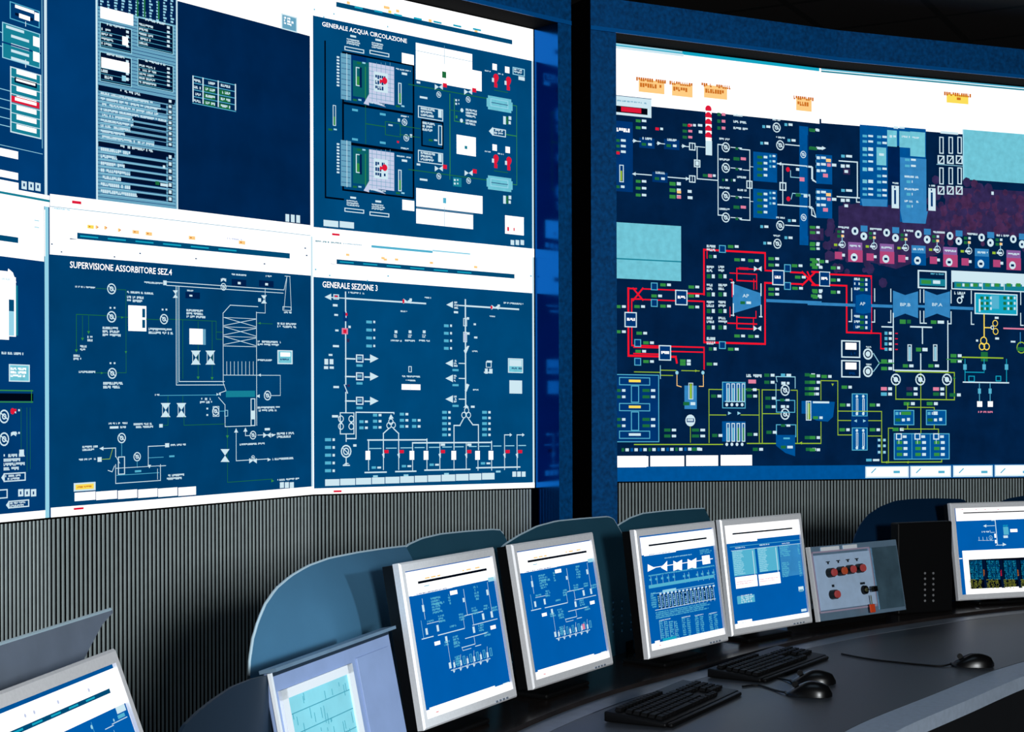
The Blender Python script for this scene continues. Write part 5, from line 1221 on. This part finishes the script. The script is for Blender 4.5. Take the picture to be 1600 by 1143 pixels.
divider('teal divider sheet rising behind the monitor next to the chart recorder panel', (-0.240, 3.36), 1.094,
        [(630, 858), (640, 850), (660, 841), (690, 834), (730, 830), (770, 827), (782, 828), (787, 834)], TEAL,
        holes=[(x, y, 0.0055) for x in (797 - 14, 797 - 28) for y in (975, 986, 997, 1008)])
divider('teal divider sheet with a grid of round holes, between two monitors', (0.005, 3.83), 1.038,
        [(778, 862), (790, 850), (812, 836), (840, 822), (870, 814), (910, 810), (950, 807), (958, 809), (966, 822), (975, 840), (995, 860)], TEAL,
        holes=[(x, y - (x - 958) * .12, 0.0058) for x in (958, 972, 986) for y in (939, 950.5, 962, 973.5, 985)])
divider('teal divider sheet rising behind the monitor with the white turbine shapes', (0.30, 4.40), 0.88,
        [(956, 828), (970, 818), (985, 809), (1005, 802), (1040, 798), (1080, 795), (1103, 794), (1106, 797), (1108, 808)], TEAL)
divider('rounded shade-toned blue divider sheet behind the red button panel and black cabinet', (1.45, 5.45), 0.47,
        [(1333, 850), (1337, 835), (1345, 818), (1357, 803), (1375, 791), (1398, 782), (1425, 779), (1465, 778), (1500, 779), (1508, 781), (1511, 788)], [SHADEBLUE, SHADEBLUE])
divider('shade-toned blue divider sheet top just showing above the monitor at the right edge', (2.0, 5.67), 0.33,
        [(1556, 792), (1563, 783), (1576, 778), (1600, 774), (1680, 772), (1700, 790)], [SHADEBLUE, SHADEBLUE])
divider('shade-toned navy rounded divider sheet left of the chart recorder panel', (-0.425, 2.42), 1.31,
        [(280, 1150), (290, 1132), (310, 1112), (335, 1092), (365, 1072), (395, 1060), (424, 1053)], [SHADENAVY, SHADENAVY], bend=0.3)
divider('grey divider sheet with a bright top edge behind the lower left corner monitor', (-0.60, 2.2), 1.43,
        [(-60, 1034), (0, 1008), (89, 980), (176, 952.5)], [GREYM, WHITEP], bend=0.5, bend0=1.0, lower_px=[(-60, 1160), (100, 1100), (126, 1040), (140, 1012), (160, 975), (176, 957)], th=0.008)

# ------------------------------------------------------------------ chart recorder panel and button panel
def panel(name, label, cat, c, yaw, tilt, W, H, face_mat, zoff=0.0):
    back = Vector((-math.sin(yaw), math.cos(yaw), 0)); c = Vector(c)
    base = Vector((c.x, c.y, SHZ)) + back * 0.05
    root = thing(name, label, cat, base, yaw)
    R = Matrix.Translation(base) @ Matrix.Rotation(yaw, 4, 'Z'); inv = R.inverted()
    T = Matrix.Translation(inv @ c) @ Matrix.Rotation(-tilt, 4, 'X')
    bm = NB(); bx(bm, -W / 2, W / 2, 0.0, 0.01, -H / 2, H / 2, T, bev=0.002); obj('housing', bm, face_mat, root)
    bm = NB(); bx(bm, -W / 2 + 0.05, W / 2 - 0.05, 0.0105, 0.05, -H / 2 + 0.03, H / 2 - 0.03, T); obj('rear_box', bm, BLACKP, root)
    bm = NB(); bx(bm, -W / 2 + 0.03, W / 2 - 0.03, -0.01, 0.08, 0.0, (T @ Vector((0, 0, -H / 2))).z + 0.03); obj('pedestal', bm, BLACKP, root)
    TW = R @ T; TWi = TW.inverted()
    def loc(px, py, y=0.0):
        o = TWi @ CAM; d = TWi.to_3x3() @ ray(px, py); t = (y - o.y) / d.y; q = o + d * t; return q.x, q.z
    def plate(nm, m, tl, br, y0=-0.003, y1=0.002, bev=0.0):
        (x0, z1), (x1, z0) = loc(*tl), loc(*br); bm = NB(); bx(bm, x0, x1, y0, y1, z0, z1, T, bev=bev); return obj(nm, bm, m, root)
    return root, T, loc, plate, W, H
# chart recorder
root, T, loc, plate, W, H = panel('chart_recorder_panel', 'pale panel with a white framed teal chart beside a blank plate', 'control panel', (-0.298, 2.7548, 1.45 - 0.43 - 0.13 * math.cos(0.1982)), 1.2613, 0.1982, 0.5153, 0.26, LAV)
bm = NB(); bx(bm, -W / 2 - 0.002, W / 2 + 0.004, -0.016, 0.015, H / 2 + 0.001, H / 2 + 0.007, T); obj('hood', bm, PSILV, root)
bm = NB(); bx(bm, -W / 2 - 0.004, -W / 2 + 0.003, -0.006, 0.0, -H / 2, H / 2, T); obj('edge_strip', bm, WHITEP, root)
bm = NB(); bx(bm, -W / 2 + 0.004, W / 2 - 0.004, -0.002, 0.002, H / 2 - 0.007, H / 2 - 0.001, T); obj('hood_shade', bm, SHADENAVY, root)  # dark strip painted as shade beneath the hood
x0, z1 = loc(434, 1079.5); x1, _ = loc(546, 1038); _x, zc = loc(447, 1092); z0 = -H / 2 + 0.02
def frame_bm(x0, x1, z0, z1, wl, wt, y0, y1, T):
    bm = NB(); bx(bm, x0, x0 + wl, y0, y1, z0, z1, T); bx(bm, x1 - wl, x1, y0, y1, z0, z1, T); bx(bm, x0, x1, y0, y1, z1 - wt, z1, T); bx(bm, x0, x1, y0, y1, z0, z0 + wt, T); return bm
fr = obj('chart_frame', frame_bm(x0, x1, z0, z1, 0.022, 0.016, -0.006, 0.002, T), WHITEP, root)
bm = NB(); bx(bm, x0 + 0.02, x1 - 0.02, -0.002, 0.002, z0 + 0.014, z1 - 0.014, T); obj('chart', bm, CHART, root)
bm = NB()
for i in range(6): zz = z1 - 0.045 - i * 0.034; bx(bm, x0 + 0.024, x1 - 0.024, -0.0025, -0.001, zz, zz + 0.0015, T)
random.seed(3)
for i in range(46):
    xx = random.uniform(x0 + 0.03, x1 - 0.03); zz = random.uniform(z0 + 0.03, z1 - 0.03); bx(bm, xx, xx + 0.0016, -0.0024, -0.001, zz, zz + random.uniform(0.006, 0.02), T)
obj('chart_lines', bm, CHARTL, root)
xa, za = loc(556, 1030); bm = NB(); bx(bm, x1 + 0.03, W / 2 - 0.02, -0.003, 0.002, -H / 2 + 0.01, H / 2 - 0.028, T, bev=0.001); obj('blank_plate', bm, LAV, root)
# button panel
root, T, loc, plate, W, H = panel('button_panel', 'tilted silver panel with red push buttons, a key switch and an orange tag', 'control panel', (1.1093, 4.927, 1.45 - 0.43 - 0.1162 * math.cos(0.1744)), 0.688, 0.1744, 0.4502, 0.2323, PSILV)
(xa, za), (xb, _), (_, zb) = loc(1270, 868), loc(1357, 862), loc(1290, 953)
bm = NB(); bx(bm, xa, xb, -0.004, 0.002, zb, za, T, bev=0.001); obj('faceplate', bm, PLATE, root)
obj('faceplate_frame', frame_bm(xa - 0.008, xb + 0.004, zb - 0.008, za + 0.012, 0.004, 0.005, -0.004, 0.002, T), PINKL, root)
bm = NB(); bx(bm, -W / 2 - 0.002, -W / 2 + 0.005, -0.006, 0.008, -H / 2, H / 2, T); obj('edge_strip', bm, SILVER, root)
bm = NB(); bx(bm, xb + 0.015, W / 2 - 0.008, -0.003, 0.002, -H / 2 + 0.012, H / 2 - 0.02, T, bev=0.001); obj('blank_plate', bm, PCLEAR, root)
bm = NB(); x_, z_ = loc(1300, 857); bx(bm, -W / 2 + 0.06, -W / 2 + 0.15, -0.002, 0.001, H / 2 - 0.016, H / 2 - 0.004, T); bx(bm, -W / 2 + 0.17, -W / 2 + 0.24, -0.002, 0.001, H / 2 - 0.016, H / 2 - 0.004, T); obj('label_strip', bm, WHITEP, root)
for i, (px, py) in enumerate(((1301, 894), (1317, 891.5), (1331, 889), (1346, 887), (1306, 928))):
    x, z = loc(px, py, -0.02); bm = NB(); cyl(bm, T @ Vector((x, -0.004, z)), T @ Vector((x, -0.024, z)), 0.0150, 0.0145, 20); b = obj('push_button', bm, BLACKG, root, smooth=True)
    bm = NB(); cyl(bm, T @ Vector((x, -0.0235, z)), T @ Vector((x, -0.031, z)), 0.0125, 0.0115, 20); obj('button_cap', bm, REDO if i == 1 else REDP, b, smooth=True)
for px, py, sx, sz in ((1292, 879, .0095, .0045), (1308, 877, .0095, .0045), (1323, 875.5, .0095, .0045), (1337, 874, .0095, .0045), (1300, 915, .006, .004), (1346, 911, .012, .0035)):
    x, z = loc(px, py); bm = NB()
    q = [(-1, 1), (1, 1), (1, .35), (.4, .35), (.4, -1), (-.4, -1), (-.4, .35), (-1, .35)] if sx == .0095 else [(-1, 1), (1, 1), (1, -1), (-1, -1)]
    lo = [bm.verts.new(T @ Vector((x + a_ * sx, -0.0046, z + b_ * sz))) for a_, b_ in q]; hi = [bm.verts.new(T @ Vector((x + a_ * sx, -0.0035, z + b_ * sz))) for a_, b_ in q]
    bm.faces.new(lo[::-1]); bm.faces.new(hi)
    for k in range(len(q)): bm.faces.new((lo[k], lo[(k + 1) % len(q)], hi[(k + 1) % len(q)], hi[k]))
    obj('printed_mark', bm, INK, root)
x, z = loc(1352, 921, -0.01); bm = NB(); cyl(bm, T @ Vector((x, -0.004, z)), T @ Vector((x, -0.014, z)), 0.015, 0.0135, 24); ks = obj('key_switch', bm, BLACKG, root, smooth=True)
bm = NB(); cyl(bm, T @ Vector((x, -0.0135, z)), T @ Vector((x, -0.017, z)), 0.007, 0.006, 20); obj('lock_core', bm, BRASS, ks)
bm = NB(); bx(bm, x - 0.001, x + 0.030, -0.034, -0.016, z - 0.0016, z + 0.0016, T, bev=0.0007); bx(bm, x + 0.012, x + 0.032, -0.036, -0.033 + 0.008, z - 0.009, z + 0.009, T, bev=0.002); obj('key', bm, BLACKG, ks)
x, z = loc(1363.5, 950, -0.02); bm = NB(); bx(bm, x - 0.0125, x + 0.0125, -0.022, -0.017, z - 0.013, z + 0.014, T, bev=0.002); obj('key_tag', bm, TAGM, root)
bm = NB(); bx(bm, x - 0.0015, x + 0.0015, -0.021, -0.019, z + 0.014, z + 0.042, T); obj('tag_strap', bm, BRASS, root)

# black perforated cabinet between the button panel and the right monitor
yaw = 0.42; cc = Vector((1.455, 5.22, SHZ)); root = thing('equipment_cabinet', 'black upright cabinet with two columns of vent holes beside the button panel', 'cabinet', cc, yaw)
R = (Matrix.Translation(cc) @ Matrix.Rotation(yaw, 4, 'Z')); Ri = R.inverted(); nb = Vector((-math.sin(yaw), math.cos(yaw), 0))
def cl(px, py):
    q = Ri @ on_plane(px, py, cc, nb); return q.x, q.z
xa, za = cl(1403, 817); xb, _ = cl(1488, 815)
bm = NB(); bx(bm, xa, xb, 0.0, 0.04, 0.0, za, bev=0.005); obj('body', bm, BLACKP, root)
for px in (1445, 1458):
    for k in range(6):
        x, z = cl(px, 895 + k * 8.6); bm = NB(); cyl(bm, (x, -0.0015, z), (x, 0.001, z), 0.0042, seg=10); obj('vent_hole', bm, VENTLIGHT, root)

# ------------------------------------------------------------------ keyboards and mice
def keyboard(label, x, y, yaw):
    root = thing('keyboard', label, 'keyboard', (x, y, DZ), yaw, 'black keyboards on the desk')
    bm = NB(); L, D = 0.46, 0.150
    v = []
    for sx in (-1, 1):
        for sy, z in ((-1, 0.012), (1, 0.026)):
            v.append((sx * L / 2, sy * D / 2, 0.002)); v.append((sx * L / 2, sy * D / 2, z))
    V = [bm.verts.new(p) for p in v]
    for f in ((0, 1, 3, 2), (4, 6, 7, 5), (0, 4, 5, 1), (2, 3, 7, 6), (1, 5, 7, 3), (0, 2, 6, 4)): bm.faces.new([V[i] for i in f])
    bmesh.ops.bevel(bm, geom=list(bm.edges), offset=0.004, segments=3, affect='EDGES', profile=0.5)
    obj('body', bm, BLACKP, root, smooth=True)
    bm = NB(); bx(bm, -L / 2 + 0.01, L / 2 - 0.01, -D / 2 - 0.012, -D / 2 + 0.002, 0.0, 0.011, bev=0.005); obj('palm_rest', bm, BLACKP, root, smooth=True)
    meshes = {}
    def key(cx, cy, w_):
        cy -= 0.013; k = round(w_, 4); z = 0.019 + (cy / D) * 0.014
        if k not in meshes:
            b = NB(); r = bmesh.ops.create_cube(b, size=1.0)
            for q in r['verts']:
                up = q.co.z > 0; q.co = Vector((q.co.x * (w_ - 0.003 - (0.004 if up else 0)), q.co.y * (0.0155 - (0.003 if up else 0)) - (0.0007 if up else 0), q.co.z * 0.008 + 0.004))
            o = obj('key', b, KEYM, root); meshes[k] = o.data
        else:
            o = bpy.data.objects.new('key', meshes[k]); COL.objects.link(o); o.parent = root
        o.location = (cx, cy, z + 0.001); o.rotation_euler = (0.085, 0, 0)
    U = 0.0187; x0 = -L / 2 + 0.016
    rows = [(0.062, [1] * 13), (0.036, [1] * 13 + [2]), (0.0175, [1.5] + [1] * 12 + [1.5]), (-0.001, [1.8] + [1] * 11 + [2.2]), (-0.0195, [2.3] + [1] * 10 + [2.7]), (-0.038, [1.4, 1.2, 1.3, 6, 1.3, 1.2, 1.4, 1.2])]
    for yy, ws in rows:
        x_ = x0
        for q in ws: key(x_ + q * U * 0.5, yy, q * U); x_ += q * U
    for c in range(3): key(x0 + 15 * U + 0.006 + (c + .5) * U, 0.036, U); key(x0 + 15 * U + 0.006 + (c + .5) * U, 0.0175, U)
    for c in range(3): key(x0 + 15 * U + 0.006 + (c + .5) * U, -0.038, U)
    for r_ in range(4):
        for c in range(4): key(x0 + 18 * U + 0.012 + (c + .5) * U, 0.036 - r_ * 0.0185, U)
    return root
keyboard('black keyboard on the worktop nearest the lower edge of the photo', 0.380, 3.61, 1.07)
keyboard('black keyboard behind the pair of mice, in front of the pale table monitor', 0.695, 4.165, 1.0)
def mouse(label, x, y, heading, cable, group=None):
    z0 = DZ; root = thing('computer_mouse', label, 'mouse', (x, y, z0), heading, 'black mice on the worktop')
    bm = NB(); n = 14; m = 10; rings = []
    for i in range(n + 1):
        t = -1 + 2 * i / n; yy = t * 0.058; wd = 0.031 * math.sqrt(max(0.0, 1 - abs(t) ** 2.6)) + 0.0005; h = 0.036 * max(0.03, (1 - ((t + 0.18) / 1.2) ** 2)) * (1 if t < 0 else 1 - 0.25 * t)
        if i == n or i == 0: h = 0.008
        rings.append([bm.verts.new((wd * math.cos(PI * j / m), yy, 0.002 + h * (math.sin(PI * j / m) ** 0.75))) for j in range(m + 1)])
    for A, B in zip(rings, rings[1:]):
        for j in range(m): bm.faces.new((A[j], A[j + 1], B[j + 1], B[j]))
        bm.faces.new((A[0], B[0], B[m], A[m]))
    bm.faces.new(rings[0][::-1]); bm.faces.new(rings[-1]); obj('body', bm, BLACKG, root, smooth=True)
    bm = NB(); cyl(bm, (-0.003, 0.032, 0.0275), (0.003, 0.032, 0.0275), 0.0075, seg=16); obj('scroll_wheel', bm, KEYM, root, smooth=True)
    R = (Matrix.Translation((x, y, z0)) @ Matrix.Rotation(heading, 4, 'Z')).inverted()
    pts = [R @ Vector((q.x, q.y, z0 + 0.003)) for q in [on_z(px, py, z0 + 0.003) for px, py in cable]]
    pts = [Vector((0, 0.056, 0.006))] + pts
    bm = NB(); tube(bm, smooth_pts(pts, 5), 0.0026); obj('cable', bm, BLACKP, root, smooth=True)
q = on_z(1270, 1068, DZ); mouse('rear mouse of the close pair on the worktop', q.x, q.y, 1.35, [(1222, 1060), (1195, 1055)])
q = on_z(1263, 1087, DZ); mouse('front mouse of the close pair on the worktop', q.x, q.y, 1.25, [(1212, 1078), (1185, 1070), (1160, 1072)])
q = on_z(1519, 1041, DZ); mouse('mouse standing alone on the right, its cable trailing left', q.x, q.y, 1.4, [(1470, 1040), (1440, 1038), (1400, 1034), (1365, 1030), (1335, 1025), (1315, 1021)])
